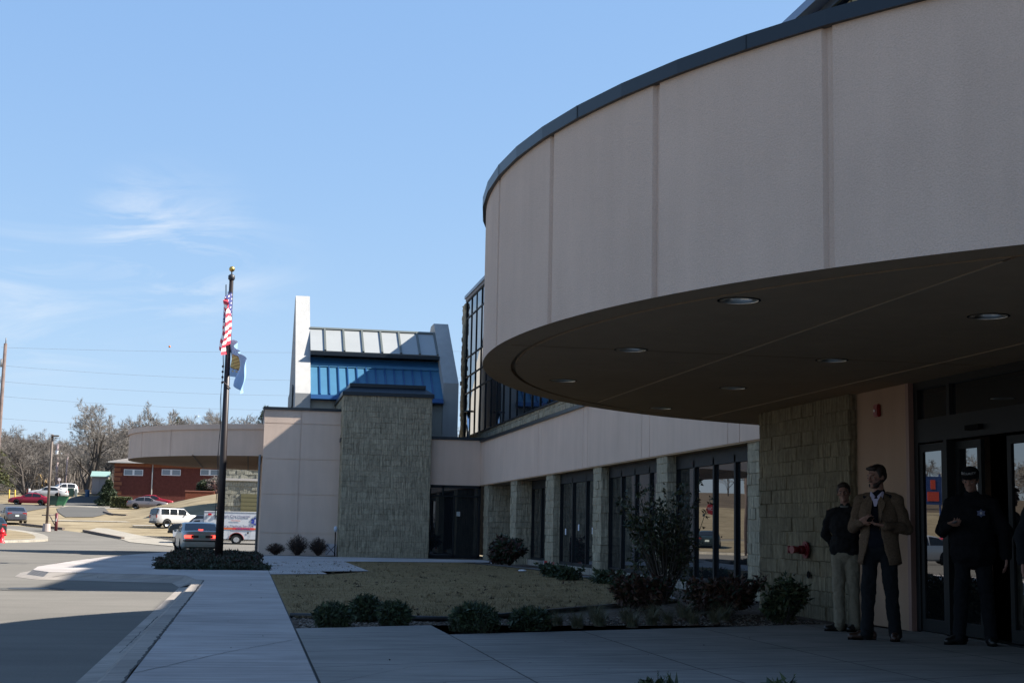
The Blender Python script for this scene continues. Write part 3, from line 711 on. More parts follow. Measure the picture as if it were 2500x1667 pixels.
# ---- white wall block
ann = thing('stucco_annex', 'pale stucco block, scored in panels, with a thin dark roof edge beside the tower', 'building', (2, 55, 0))
m = MB(); zc = [-.05, .79, 2.235, 3.56, 4.90, 5.43]; xc = [.45, 1.83, 3.34]
for i in range(5):
    for k in range(2): m.box(xc[k]+(.012 if k else 0), xc[k+1]-(.012 if k == 0 else 0), 54.2, 54.4, zc[i]+.012, zc[i+1]-.012)
m.box(.45, 3.34, 54.222, 72, -.05, 5.42); m.build('stucco_wall', ANNEX, ann)
m = MB(); m.box(.41, 3.34, 54.14, 72, 5.42, 5.52); m.build('coping', COPING, ann)

# ---- hall with two white gable fins and a blue standing seam roof
fin = thing('clerestory_hall', 'white hall with two tall sloped gable fins and a bright blue standing seam roof between', 'building', (5, 60, 0))
FR = [(58.0, 0), (58.0, 6.43), (63.1, 11.25), (64.0, 11.25), (69.5, 5.6), (69.5, 0)]
FL = [(58.0, 0), (58.0, 7.07), (61.75, 10.08), (62.8, 10.08), (69.5, 5.6), (69.5, 0)]
m = MB(); m.prism(FR, 1.67, 2.29, 0, 'x'); m.build('gable_fin', WHITEC, fin)
m = MB(); m.prism(FL, 7.74, 8.38, 0, 'x'); m.build('gable_fin', WHITEC, fin)
m = MB(); m.prism([(58.15, 0), (58.15, 6.18), (59.8, 7.6), (61.4, 9.3), (69.3, 5.5), (69.3, 0)], 2.29, 7.74, 0, 'x'); m.build('hall_wall', CREAM, fin)
BLUE = mat('blue_metal_roof', (.052, .150, .245), .5, 0, .2, noise=(1.2, .08)); BLUED = mat('blue_metal_seam', (.015, .07, .19), .4, .2)
LIGHTP = mat('pale_roof_panel', (.29, .30, .295), .35, noise=(1.0, .04))
def slope(mb, x0, x1, a, b, off, mi=0):      # quad on the plane through (y,z) a and b, pushed out by off
    ny, nz_ = -(b[1]-a[1]), (b[0]-a[0]); L = sqrt(ny*ny+nz_*nz_); ny, nz_ = ny/L*off, nz_/L*off
    mb.quad([(x0, a[0]+ny, a[1]+nz_), (x1, a[0]+ny, a[1]+nz_), (x1, b[0]+ny, b[1]+nz_), (x0, b[0]+ny, b[1]+nz_)], mi)
def slope_box(mb, x0, x1, a, b, t0, t1, mi=0):
    ny, nz_ = -(b[1]-a[1]), (b[0]-a[0]); L = sqrt(ny*ny+nz_*nz_); ny, nz_ = ny/L, nz_/L
    vs = []
    for t in (t0, t1):
        for (x, p) in ((x0, a), (x1, a), (x1, b), (x0, b)): vs.append((x, p[0]+ny*t, p[1]+nz_*t))
    mb.add(vs, [(0, 3, 2, 1), (4, 5, 6, 7), (0, 1, 5, 4), (1, 2, 6, 5), (2, 3, 7, 6), (3, 0, 4, 7)], mi)
A0, A1 = (57.98, 6.34), (59.62, 7.66); B1 = (59.95, 8.12); E0, E1 = (59.85, 8.38), (61.35, 9.50)
m = MB(); slope_box(m, 2.29, 7.74, A0, A1, .02, .07); slope_box(m, 2.29, 7.74, A1, (59.72, 7.80), .02, .12)
bp = m.build('blue_roof', BLUE, fin)
m = MB(); slope_box(m, 2.29, 7.74, (59.72, 7.80), B1, .0, .05); m.build('blue_header', mat('blue_header_metal', (.03, .115, .24), .4, .2, noise=(2, .1)), bp)
m = MB()
for k in range(1, 14): x = 2.29+5.45*k/14; slope_box(m, x-.022, x+.022, A0, A1, .07, .13)
m.build('seam', BLUED, bp)
m = MB(); slope_box(m, 2.29, 7.74, (57.90, 6.16), A0, 0, .12); m.build('gutter', BLUED, bp)
m = MB(); m.box(2.29, 7.74, 59.45, 60.2, 8.20, 8.34); m.build('eave', COPING, fin)
m = MB(); slope_box(m, 2.29, 7.74, E0, E1, .0, .06); lp = m.build('pale_roof', LIGHTP, fin)
m = MB()
for k in range(1, 7): x = 2.29+5.45*k/7-.18*(1-k/7); slope_box(m, x-.04, x+.04, E0, E1, .06, .12)
slope_box(m, 2.29, 7.74, (61.31, 9.47), (61.42, 9.55), .0, .11); slope_box(m, 7.66, 7.735, E0, E1, .06, .11)
m.build('rib', mat('rib_grey', (.10, .11, .10), .5), lp)
m = MB(); m.add([(1.64, 60.4, 6.1), (1.64, 66.8, 6.1), (1.64, 66.8, 7.0), (1.64, 60.4, 7.0)]+[(1.60, 60.4, 6.1), (1.60, 66.8, 6.1), (1.60, 66.8, 7.0), (1.60, 60.4, 7.0)], [(0, 1, 2, 3), (7, 6, 5, 4), (0, 4, 5, 1), (3, 2, 6, 7), (0, 3, 7, 4), (1, 5, 6, 2)])
m.build('side_sign', mat('sign_dark', (.035, .045, .05), .5), fin)

# ---- upper floor curtain wall
up = thing('curtain_wall_block', 'tall upper storey of reflective blue grey glass in a black grid behind the wing', 'building', (10, 50, 4.4))
m = MB(); m.box(9.36, 14, 33, 63.2, 4.3, 11.3); m.build('core', BLACK, up)
rnd = random.Random(2); m = MB(); block_faces(m, (9.34, 21.5), (9.34, 62.6), 4.34, 5.08, (-1, 0), rnd, amp=.03); m.box(9.34, 9.6, 21.5, 62.6, 4.30, 5.08); m.build('block_sill', STONE, up)
block_pier('block_fin', 9.25, 9.34, 62.3, 63.2, 4.3, 11.15, STONE, up, 9, 'xy', amp=.05)
m = MB(); ZH = [5.08, 7.02, 7.75, 8.62, 10.42, 11.2]; YM = [33+.0]
y = 62.25
while y > 33.3: y -= 1.40; YM.append(y)
YM = sorted(set(YM+[62.25]))
for a, b in zip(YM, YM[1:]):
    for za, zb in zip(ZH, ZH[1:]):
        j = rnd.uniform(-.004, .004); k = rnd.uniform(-.003, .003)
        m.quad([(9.305+j, b, za), (9.305-j, a, za), (9.305-j+k, a, zb), (9.305+j+k, b, zb)])
gl = m.build('glazing', GLASS_HI, up)
m = MB()
for yy in YM: m.box(9.27, 9.34, yy-.03, yy+.03, 5.08, 11.2)
for z in ZH: m.box(9.275, 9.34, 33, 62.3, z-.03, z+.03)
m.build('mullion', FRAME, gl)
m = MB(); m.box(9.24, 9.5, 33, 62.4, 11.22, 11.34); m.build('fascia', mat('fascia_brown', (.17, .15, .15), .6), up)
m = MB(); m.box(9.18, 14, 32.9, 62.4, 11.34, 11.48); m.build('coping', mat('coping_blue_grey', (.15, .18, .23), .4, .4), up)
# flue pipe
t = thing('flue_pipe', 'shiny steel flue pipe with a flat cap standing on the low roof', 'pipe', (8.68, 57, 4.35))
m = MB(); m.tube([(0, 0, 0), (0, 0, 1.45)], .075, 14); m.build('pipe', CHROME, t, world=False)
m = MB(); m.tube([(0, 0, 1.46), (0, 0, 1.52)], [.21, .20], 14, sm=False); m.tube([(0, 0, 1.40), (0, 0, 1.48)], .05, 8); m.build('cap', COPING, t, world=False)

# ---- rear canopy over the ambulance bay
rc = thing('ambulance_canopy', 'smaller round beige stucco canopy reaching out behind the flagpole over the ambulance', 'canopy', (2.7, 62.7, 3.7))
cx, cy, Rq = 2.75, 62.75, 7.9
m = MB(); a0, a1 = radians(100), radians(262)
fascia(cx, cy, Rq, 3.70, 4.72, [radians(a) for a in (110, 122, 134, 146, 158, 170, 181, 193, 205.5, 222)], a0, a1, 'fascia', rc, STUCCO, depth=.03, gw=.03)
m = MB(); cyl_wall(m, cx, cy, Rq+.05, 4.72, 4.92, a0, a1, 120); ring(m, cx, cy, Rq-.02, Rq+.05, 4.72, a0, a1, 120); ring(m, cx, cy, Rq+.05, Rq-.4, 4.92, a0, a1, 120, up=True); m.build('rim', STUCCO, rc)
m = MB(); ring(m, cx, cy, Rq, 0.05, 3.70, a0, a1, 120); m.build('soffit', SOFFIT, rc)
m = MB(); ring(m, cx, cy, Rq-.4, 0.05, 4.8, a0, a1, 80, up=True); m.build('roof_deck', DARKMET, rc)
m = MB()
for xj in (-2.2, -.1): m.box(xj-.03, xj+.03, 55.6, 69.5, 3.685, 3.697)
m.build('soffit_joint', mat('joint_dark', (.16, .13, .10), .9), rc)
m = MB(); m.tube([(.34, 54.28, -.1), (.34, 54.28, 3.7)], .045, 8); m.build('downpipe', mat('pipe_grey', (.16, .15, .14), .5), rc)

# ================================================================== VEHICLES
def interp(K, x):
    if x <= K[0][0]: return K[0][1]
    for (a, u), (b, v) in zip(K, K[1:]):
        if x <= b: return u+(v-u)*(x-a)/(b-a)
    return K[-1][1]
def wheel(car, x, y, r=.31, wd=.2, spokes=5, rimc=None, steel=False):
    s = 1 if y > 0 else -1
    m = MB(); R_ = Matrix.Rotation(pi/2, 4, 'X')
    prof = [(r*.62, -wd/2), (r*.93, -wd/2), (r, -wd/2+.03), (r, wd/2-.03), (r*.93, wd/2), (r*.62, wd/2)]
    def lat(mb, prof, n=20, mi=0):
        b = len(mb.v)
        for rr, yy in prof:
            for k in range(n): t = 2*pi*k/n; mb.v.append((x+rr*cos(t), y+yy, r+rr*sin(t)))
        for i in range(len(prof)-1):
            for k in range(n): mb.f.append((b+i*n+k, b+i*n+(k+1) % n, b+(i+1)*n+(k+1) % n, b+(i+1)*n+k)); mb.mi.append(mi); mb.sm.append(True)
    lat(m, prof)
    w = m.build('wheel', RUBBER, car, world=False)
    q = MB(); lat(q, [(r*.64, s*wd*.46), (r*.56, s*wd*.40), (r*.5, s*wd*.30), (.05, s*wd*.34), (.001, s*wd*.36)])
    for k in range(spokes):
        t = 2*pi*k/spokes; c, d = cos(t), sin(t)
        q.add([(x+c*.05-d*.035, y+s*wd*.42, r+d*.05+c*.035), (x+c*.05+d*.035, y+s*wd*.42, r+d*.05-c*.035), (x+c*r*.57+d*.045, y+s*wd*.44, r+d*r*.57-c*.045), (x+c*r*.57-d*.045, y+s*wd*.44, r+d*r*.57+c*.045)], [(0, 1, 2, 3)])
    q.build('rim', rimc or mat('alloy_rim', (.45, .45, .46), .3, .9), w, world=False)
def car(name, label, cat, loc, rz, L, Wd, top, belt, cab, colour, group=None, wheels=None, wr=.31, pillars=(), zb=.2, rear_glass=None, front_glass=None,
        tail=((.55, .80), (.42, .12)), lit=False, tumble=.16, plate=True, trim=None, rough=.28, rack=False, tailtop=None, metal=.3, tailc=None):
    """front towards +x. top: roof line (x, z); belt: waist line (x, z); cab: x range of the side glass"""
    t = thing(name, label, cat, loc, rz, group)
    paint = mat(f'paint_{name}_{int(colour[0]*99)}_{int(colour[2]*99)}', colour, rough, metal, spec=.6)
    xs_ = sorted(set([p[0] for p in top]+[p[0] for p in belt]+[-L/2+L*k/22 for k in range(23)]))
    W2 = Wd/2; rings = []
    for x in xs_:
        u = abs(x)/(L/2); plan = 1-.16*max(0, (u-.72)/.28)**2.0
        zt = interp(top, x); zbelt = min(interp(belt, x), zt)
        h = max(0, zt-zbelt); wt = W2*plan*(1-tumble*min(1, h/.5))
        zlow = zb+(.10*max(0, (u-.86)/.14))
        rings.append([(x, W2*plan*.93, zlow), (x, W2*plan, zb+.12), (x, W2*plan*1.0, zb+(zbelt-zb)*.6), (x, W2*plan*.975, zbelt-.02 if h > .02 else zt-.05), (x, wt*(.99), zbelt+h*.93 if h > .02 else zt-.015), (x, wt*.86, zt), (x, wt*.4, zt+.018), (x, 0, zt+.022)])
    m = MB(); n = 15; b0 = 0
    for r_ in rings:
        full = r_+[(p[0], -p[1], p[2]) for p in r_[-2::-1]]
        m.v += full
    for i in range(len(rings)-1):
        for k in range(n-1): a = i*n+k; m.f.append((a, a+1, a+n+1, a+n)); m.mi.append(0); m.sm.append(True)
        m.f.append((i*n+n-1, i*n, (i+1)*n, (i+1)*n+n-1)); m.mi.append(0); m.sm.append(False)
    m.f.append(tuple(range(n))[::-1]); m.mi.append(0); m.sm.append(False)
    e = (len(rings)-1)*n; m.f.append(tuple(range(e, e+n))); m.mi.append(0); m.sm.append(False)
    body = m.build('body', paint, t, world=False)
    # glass: side panes, windscreen, rear screen
    def side_pt(x, f, s, off=.012):
        zt = interp(top, x); zbelt = interp(belt, x); h = zt-zbelt; u = abs(x)/(L/2); plan = 1-.16*max(0, (u-.72)/.28)**2.0
        w0 = W2*plan*.975; w1 = W2*plan*(1-tumble*min(1, h/.5))*.99
        return (x, s*(w0+(w1-w0)*f+off), zbelt+.0+(h*.90)*f)
    ends = [cab[0]]+[p for q in pillars for p in (q-.04, q+.04)]+[cab[1]]
    for s in (1, -1):
        for a, b in zip(ends[0::2], ends[1::2]):
            g_ = MB(); k = 8
            for i in range(k):
                x0 = a+(b-a)*i/k; x1 = a+(b-a)*(i+1)/k
                g_.quad([side_pt(x0, .06, s), side_pt(x1, .06, s), side_pt(x1, .96, s), side_pt(x0, .96, s)])
            g_.build('side_window', CARGLASS, t, world=False)
    for nm, gr in (('windscreen', front_glass), ('rear_window', rear_glass)):
        if not gr: continue
        g_ = MB(); k = 6
        for i in range(k):
            x0 = gr[0]+(gr[1]-gr[0])*i/k; x1 = gr[0]+(gr[1]-gr[0])*(i+1)/k; row = []
            for x in (x0, x1):
                zt = interp(top, x); zbelt = min(interp(belt, x), zt); h = max(0, zt-zbelt); u = abs(x)/(L/2); plan = 1-.16*max(0, (u-.72)/.28)**2.0
                wt = W2*plan*(1-tumble*min(1, h/.5))*.84
                sg = .02 if nm == 'windscreen' else -.02
                row.append([(x+sg, -wt, zt+.012), (x+sg, -wt*.5, zt+.024), (x+sg, 0, zt+.034), (x+sg, wt*.5, zt+.024), (x+sg, wt, zt+.012)])
            for j in range(4): g_.quad([row[0][j], row[0][j+1], row[1][j+1], row[1][j]], 0, True)
        g_.build(nm, CARGLASS, t, world=False)
    # wheel arches, wheels
    wx = wheels or (-L*.29, L*.30)
    for x in wx:
        for s in (1, -1):
            a_ = MB(); k = 20; rr = wr+.055
            a_.add([(x, s*(W2+.006), wr)]+[(x+rr*cos(2*pi*i/k), s*(W2+.006), max(zb-.02, wr+rr*sin(2*pi*i/k))) for i in range(k)], [(0, i+1, (i+1) % k+1) for i in range(k)])
            a_.build('wheel_arch', BLACK, t, world=False)
            wheel(t, x, s*(W2-.085), wr)
    # lamps, bumpers, plate
    (zt0, zt1), (tw, _) = tail
    for s in (1, -1):
        q = MB(); q.rbox((-L/2-.005, s*(W2*.84-tw*.42), (zt0+zt1)/2), (.07, tw, zt1-zt0), bev=.015); 
        q.build('tail_light', mat('tail_lit' if lit else 'tail_red', (.45, .02, .02) if lit else (.28, .015, .012), .3, emit=((1, .06, .04), 1.6) if lit else None), t, world=False)
        q = MB(); q.rbox((L/2-.04, s*(W2*.66), interp(top, L/2-.1)-.14), (.10, .34, .13), bev=.03); q.build('headlight', mat('lamp_clear', (.6, .62, .64), .12, .3), t, world=False)
        q = MB(); q.rbox((cab[1]-.12, s*(W2+.09), interp(belt, cab[1])+.08), (.10, .16, .12), bev=.03); q.build('mirror', trim or paint, t, world=False)
    for bx_, bz_ in ((-L/2-.02, .46), (L/2, .42)):
        q = MB(); q.rbox((bx_, 0, bz_), (.12, Wd*.85, .17), bev=.03); q.build('bumper', trim or paint, t, world=False)
    if plate: q = MB(); q.rbox((-L/2-.06, 0, .66 if tail[0][0] > .6 else .60), (.03, .31, .15)); q.build('number_plate', mat('plate_white', (.55, .62, .58), .5), t, world=False)
    if rack:
        q = MB()
        for s in (1, -1): q.tube([(-1.6, s*.52, interp(top, -1)+.07), (.4, s*.52, interp(top, 0)+.07)], .018, 6)
        for x in (-1.5, -.6, .3): q.tube([(x, -.55, interp(top, 0)+.06), (x, .55, interp(top, 0)+.06)], .014, 6)
        q.build('roof_rack', BLACK, t, world=False)
    return t
SEDAN = dict(L=4.7, Wd=1.78, top=[(-2.35, .80), (-2.28, .93), (-1.75, 1.00), (-1.0, 1.36), (-.5, 1.42), (.15, 1.40), (.95, .99), (1.9, .84), (2.25, .72), (2.35, .58)],
             belt=[(-2.35, .78), (-1.6, .93), (.9, .90), (2.35, .6)], cab=(-1.35, .62), pillars=(-.35,), rear_glass=(-1.65, -1.05), front_glass=(.28, .88))
def ground_at(px, py): return onT(px, py)
# white four door saloon seen from behind, brake lamps on, beyond the flagpole bed
b = atZ(497, 1345, -.24); sc_y = 70.0; bx = 70.0*(497-609)/3450*1.0
P0 = atY(479, 1342, 70.0)
saloon = car('white_saloon', 'pale saloon with glowing red brake lamps, seen from behind past the flagpole bed', 'car', (P0.x, 70.5, H(70)), radians(90+7), 4.9, 1.84,
    [(-2.45, .82), (-2.40, .98), (-1.75, 1.04), (-1.05, 1.36), (-.5, 1.42), (.15, 1.40), (.95, .99), (2.0, .86), (2.38, .74), (2.45, .6)],
    [(-2.45, .80), (-1.6, .96), (.9, .93), (2.45, .62)], (-1.35, .62), (.40, .43, .41), pillars=(-.35,), rear_glass=(-1.72, -1.08), front_glass=(.28, .88), tail=((.70, .83), (.42, .1)), lit=True, plate=False, metal=.2)
q = MB(); q.rbox((-2.475, 0, .765), (.06, 1.0, .12)); q.build('lamp_band', mat('lamp_band_dark', (.05, .02, .02), .3), saloon, world=False)
q = MB(); q.rbox((-2.51, 0, .765), (.02, .31, .11)); q.build('number_plate', mat('plate_green', (.25, .38, .34), .5), saloon, world=False)
q = MB(); q.rbox((-2.49, 0, .57), (.14, 1.70, .05)); q.build('bumper_strip', BLACK, saloon, world=False)
q = MB(); q.rbox((-1.72, 0, 1.09), (.08, .20, .035)); q.build('high_brake_light', mat('tail_lit', (.45, .02, .02), .3), saloon, world=False)
# estate car / off-roader
P = atY(428, 1279, 126)
suv = car('off_roader', 'boxy white off roader with dark rear glass on the dry grass', 'car', (P.x, 127, H(127)), radians(28), 4.25, 1.76,
    [(-2.12, 1.0), (-2.08, 1.2), (-1.92, 1.62), (-1.7, 1.66), (.35, 1.64), (.85, 1.13), (1.95, 1.06), (2.1, .95), (2.12, .7)], [(-2.12, 1.08), (.9, 1.05), (2.12, .75)],
    (-1.75, .55), (.46, .45, .44), pillars=(-1.0, -.25), rear_glass=(-2.07, -1.93), front_glass=(.38, .82), wr=.36, zb=.32, tumble=.10, tail=((.82, 1.08), (.16, .1)), trim=mat('grey_cladding', (.09, .09, .09), .6), rack=True, metal=.1)
q = MB(); q.rbox((-2.10, 0, 1.34), (.04, 1.36, .44), rot=Euler((0, radians(16), 0))); q.build('rear_screen', CARGLASS, suv, world=False)
P = atY(22, 1286, 127)
car('grey_saloon', 'grey saloon with a white number plate parked at the left edge, tail towards us', 'car', (P.x, 129, H(129)), radians(90+16), 4.6, 1.78, SEDAN['top'], SEDAN['belt'], SEDAN['cab'], (.13, .13, .15), pillars=(-.35,), rear_glass=(-1.65, -1.05), front_glass=(.28, .88), tail=((.72, .92), (.34, .1)), metal=.6)
P = atY(-14, 1303, 108)
car('black_saloon', 'dark green black car cut off by the left edge above the hydrant', 'car', (P.x-.7, 110, H(110)), radians(90+20), 4.6, 1.78, SEDAN['top'], SEDAN['belt'], SEDAN['cab'], (.02, .035, .04), pillars=(-.35,), rear_glass=(-1.65, -1.05), front_glass=(.28, .88), tail=((.72, .92), (.34, .1)))
P = atY(70, 1235, 176)
car('maroon_saloon', 'maroon saloon parked side on in front of the green bins', 'car', (P.x, 177, H(177)), radians(180-3), 4.7, 1.8, SEDAN['top'], SEDAN['belt'], SEDAN['cab'], (.27, .012, .03), pillars=(-.35,), rear_glass=(-1.65, -1.05), front_glass=(.28, .88), tail=((.72, .9), (.34, .1)), metal=.2)
P = atY(118, 1204, 189)
wsal = car('white_saloon', 'white saloon parked on the rise behind the maroon one', 'car', (P.x, 189, H(189)), radians(180-5), 4.7, 1.8, SEDAN['top'], SEDAN['belt'], SEDAN['cab'], (.50, .50, .50), pillars=(-.35,), rear_glass=(-1.65, -1.05), front_glass=(.28, .88), tail=((.72, .9), (.34, .1)), metal=0)
P = atY(146, 1203, 194)
car('white_hatchback', 'small white hatchback half hidden behind the white saloon', 'car', (P.x, 195, H(195)), radians(180+28), 4.1, 1.72,
    [(-2.05, .9), (-2.0, 1.05), (-1.72, 1.42), (-1.2, 1.50), (.0, 1.47), (.8, 1.0), (1.8, .85), (2.05, .6)], [(-2.05, .9), (.8, .92), (2.05, .62)], (-1.6, .5), (.50, .50, .51), pillars=(-.5,), rear_glass=(-1.98, -1.74), front_glass=(.1, .74), tail=((.85, 1.1), (.2, .1)), metal=0)
P = atY(360, 1237, 170)
car('silver_saloon', 'grey brown saloon parked nose right below the brick wall', 'car', (P.x, 171, H(171)+.02), radians(-3), 4.6, 1.78, SEDAN['top'], SEDAN['belt'], SEDAN['cab'], (.22, .19, .19), pillars=(-.35,), rear_glass=(-1.65, -1.05), front_glass=(.28, .88), tail=((.72, .9), (.34, .1)), metal=.5)
P = atY(375, 1232, 175)
car('red_saloon', 'dark red saloon parked between the grey one and the brick wall', 'car', (P.x, 175.5, H(175.5)+.12), radians(-3), 4.7, 1.78, SEDAN['top'], SEDAN['belt'], SEDAN['cab'], (.25, .01, .02), pillars=(-.35,), rear_glass=(-1.65, -1.05), front_glass=(.28, .88), tail=((.72, .9), (.34, .1)), metal=.2)
P = atY(497, 1300, 112)
car('black_pickup', 'black car half hidden between the off roader and the ambulance cab', 'car', (P.x, 113, H(113)), radians(172), 5.2, 1.85, [(-2.6, .9), (-2.5, 1.05), (-1.0, 1.08), (-.7, 1.72), (.5, 1.72), (1.1, 1.15), (2.3, 1.02), (2.6, .7)], [(-2.6, .9), (.9, 1.1), (2.6, .8)], (-.6, .75), (.015, .016, .018), rear_glass=(-.98, -.74), front_glass=(.55, 1.05), wr=.36, zb=.3)
# reflected in the doors
car('silver_saloon', 'silver saloon parked beyond the left side of the picture, seen only mirrored in the doors', 'car', (-15.6, 64, H(64)), radians(-20), 4.6, 1.78, SEDAN['top'], SEDAN['belt'], SEDAN['cab'], (.5, .5, .5), pillars=(-.35,), rear_glass=(-1.65, -1.05), front_glass=(.28, .88), metal=.3)
car('red_saloon', 'bright red car mirrored in the doors behind the silver one', 'car', (-21.2, 73, H(73)), radians(-15), 4.6, 1.78, SEDAN['top'], SEDAN['belt'], SEDAN['cab'], (.5, .01, .01), pillars=(-.35,), rear_glass=(-1.65, -1.05), front_glass=(.28, .88), metal=.1)

# ambulance, box body side on, cab to the left
AY = 104.0; zl = H(104)
def AX(px): return atY(px, 1290, AY).x
xl, xr = AX(496), AX(650)
am = thing('ambulance', 'white box ambulance with orange and red stripes and a blue six armed star', 'ambulance', ((xl+xr)/2, AY, zl)); am.scale = (1, 1, .885)
AW = mat('ambulance_white', (.50, .51, .53), .3)
m = MB(); m.rbox(((xl+xr)/2, AY+1.2, zl+1.62), (xr-xl, 2.35, 1.95), bev=.05); m.box(xl+.03, xr-.03, AY+.022, AY+2.35, zl+.42, zl+.69); m.build('box_body', AW, am)
m = MB(); m.box(xl+.03, xr-.03, AY+.0, AY+2.4, zl+2.58, zl+2.64); m.build('roof_edge', mat('roof_white', (.58, .59, .60), .4), am)
cabx = xl-1.75
m = MB(); m.prism([(cabx-.35, zl+.55), (cabx-.35, zl+1.05), (cabx+.55, zl+1.25), (cabx+1.05, zl+1.95), (xl-.02, zl+2.02), (xl-.02, zl+.45), (cabx, zl+.45)], AY+.22, AY+2.2, 0, 'y'); m.build('cab', AW, am)
m = MB(); m.prism([(cabx+.68, zl+1.28), (cabx+1.13, zl+1.86), (xl-.25, zl+1.90), (xl-.25, zl+1.28)], AY+.205, AY+.22, 0, 'y'); m.build('cab_window', CARGLASS, am)
for x in (cabx+.35, xl+2.35):
    m = MB(); k = 24; m.add([(x, AY+.018, zl+.42)]+[(x+.50*cos(2*pi*i/k), AY+.018, max(zl+.30, zl+.42+.50*sin(2*pi*i/k))) for i in range(k)], [(0, i+1, (i+1) % k+1) for i in range(k)]); m.build('wheel_arch', BLACK, am)
    m = MB(); k = 24
    for i in range(k//2+1):
        pass
    arc = [(x+.52*cos(pi*i/12), zl+.42+.52*sin(pi*i/12)) for i in range(13)]
    m.tube([(a, AY-.01, b_) for a, b_ in arc], .022, 6); m.build('arch_trim', mat('trim_maroon', (.22, .03, .03), .4), am)
    m = MB(); m.tube([(x, AY+.0, zl+.38), (x, AY+.24, zl+.38)], .38, 24, sm=False); w_ = m.build('wheel', RUBBER, am)
    m = MB(); m.tube([(x, AY-.02, zl+.38), (x, AY+.02, zl+.38)], [.21, .22], 20); m.tube([(x, AY-.05, zl+.38), (x, AY, zl+.38)], .08, 12); m.build('rim', CHROME, w_)
m = MB(); m.box(xl+.02, xr-.02, AY+.003, AY+.02, zl+1.20, zl+1.33); m.build('orange_stripe', mat('stripe_orange', (.62, .12, .03), .4), am)
m = MB(); m.box(xl+2.05, xl+3.55, AY-.004, AY+.003, zl+1.17, zl+1.35); sb = m.build('red_panel', mat('panel_red', (.55, .05, .05), .4), am)
def put_text(txt, size, x, y, z, material, parent, name='lettering', xs=1.0, th=.004):
    vs, fs = text_mb(txt, size, th, xs=xs); q = MB(); q.add([(x+v[0], y-v[2], z+v[1]) for v in vs], fs); return q.build(name, material, parent)
BLU = mat('letter_blue', (.03, .05, .30), .4); NAVY = mat('letter_navy', (.04, .05, .16), .5)
put_text('AMBULANCE', .17, xl+2.8, AY-.012, zl+1.26, mat('letter_violet', (.22, .10, .35), .4), sb)
put_text('Tahlequah City Hospital', .27, xl+1.95, AY-.002, zl+2.26, NAVY, am, xs=1.0)
put_text('Emergency Medical Service', .25, xl+2.05, AY-.002, zl+1.46, NAVY, am, xs=1.08)
put_text('PARAMEDIC', .13, xl+2.25, AY-.002, zl+1.90, mat('letter_red', (.45, .08, .05), .5), am)
m = MB(); sx, sz = xl+3.62, zl+1.88
for k in range(3):
    a = pi/3*k+pi/2; c, d = cos(a)*.29, sin(a)*.29; e, f_ = -sin(a)*.085, cos(a)*.085; yy = AY-.006-.002*k
    m.add([(sx+c+e, yy, sz+d+f_), (sx+c-e, yy, sz+d-f_), (sx-c-e, yy, sz-d-f_), (sx-c+e, yy, sz-d+f_)], [(0, 1, 2, 3)])
m.build('blue_star', BLU, am)
m = MB(); m.box(sx-.02, sx+.02, AY-.016, AY-.014, sz-.19, sz+.19); m.build('star_staff', WHITE, am)
for x, c in ((xl+.42, 'r'), (xl+.95, 'w'), (xr-.62, 'w'), (xr-.30, 'r')):
    m = MB(); m.rbox((x, AY-.03, zl+2.37), (.26, .08, .17), bev=.03)
    m.build('warning_light', mat('lens_red', (.42, .01, .02), .2) if c == 'r' else mat('lens_clear', (.45, .5, .42), .15), am)
m = MB()
for x, z0, z1 in ((xl+.16, .72, 2.5), (xl+1.9, .55, 1.2), (xl+3.3, .55, 1.2)): m.box(x-.012, x+.012, AY-.001, AY+.003, zl+z0, zl+z1)
m.build('locker_seam', mat('seam_grey', (.25, .25, .26), .5), am)
for x in (xl+1.25, xl+3.15, xr-.45):
    m = MB(); m.box(x-.05, x+.05, AY-.006, AY+.003, zl+.86, zl+1.02); m.build('locker_handle', BLACK, am)
m = MB(); m.box(xl, xr+.3, AY+.05, AY+.15, zl+.36, zl+.44); m.build('side_rail', BLACK, am)

# ================================================================== THE FLAGPOLE AND FLAGS
t = thing('flagpole', 'tall dark bronze flagpole with a gold ball rising from the shrub bed', 'flagpole', (-.80, 42.7, 0))
m = MB(); m.tube([(0, 0, 0), (0, 0, 2.5), (0, 0, 8.35)], [.125, .105, .062], 16); m.build('pole', mat('bronze_pole', (.018, .012, .012), .45, .2), t, world=False)
m = MB(); m.tube([(0, 0, 8.33), (0, 0, 8.37), (0, 0, 8.48), (0, 0, 8.52)], [.06, .10, .10, .05], 12); m.tube([(0, 0, 8.5), (0, 0, 8.62)], .02, 8); m.build('truck', mat('truck_dark', (.03, .03, .035), .5), t, world=False)
m = MB(); m.ell((0, 0, 8.68), (.085, .085, .085), seg=20, rings=14); m.build('ball', mat('gold', (.55, .36, .10), .3, .8), t, world=False)
m = MB(); rnd = random.Random(4)
for s in (0, 1):
    pts = [(-.13-.02*sin(k*1.3+s)-.012*s, -.03+.05*s, 1.2+k*.35) for k in range(21)]; m.tube(pts, .008, 5)
m.tube([(-.11, -.1, 5.28), (0, -.135, 5.18), (.11, -.06, 5.08), (.02, .13, 5.15)], .018, 6)
for k in range(4): m.ell((-.13, -.03, 5.25+k*.16), (.035, .03, .04))
m.build('halyard', mat('rope_dark', (.05, .04, .04), .8), t, world=False)
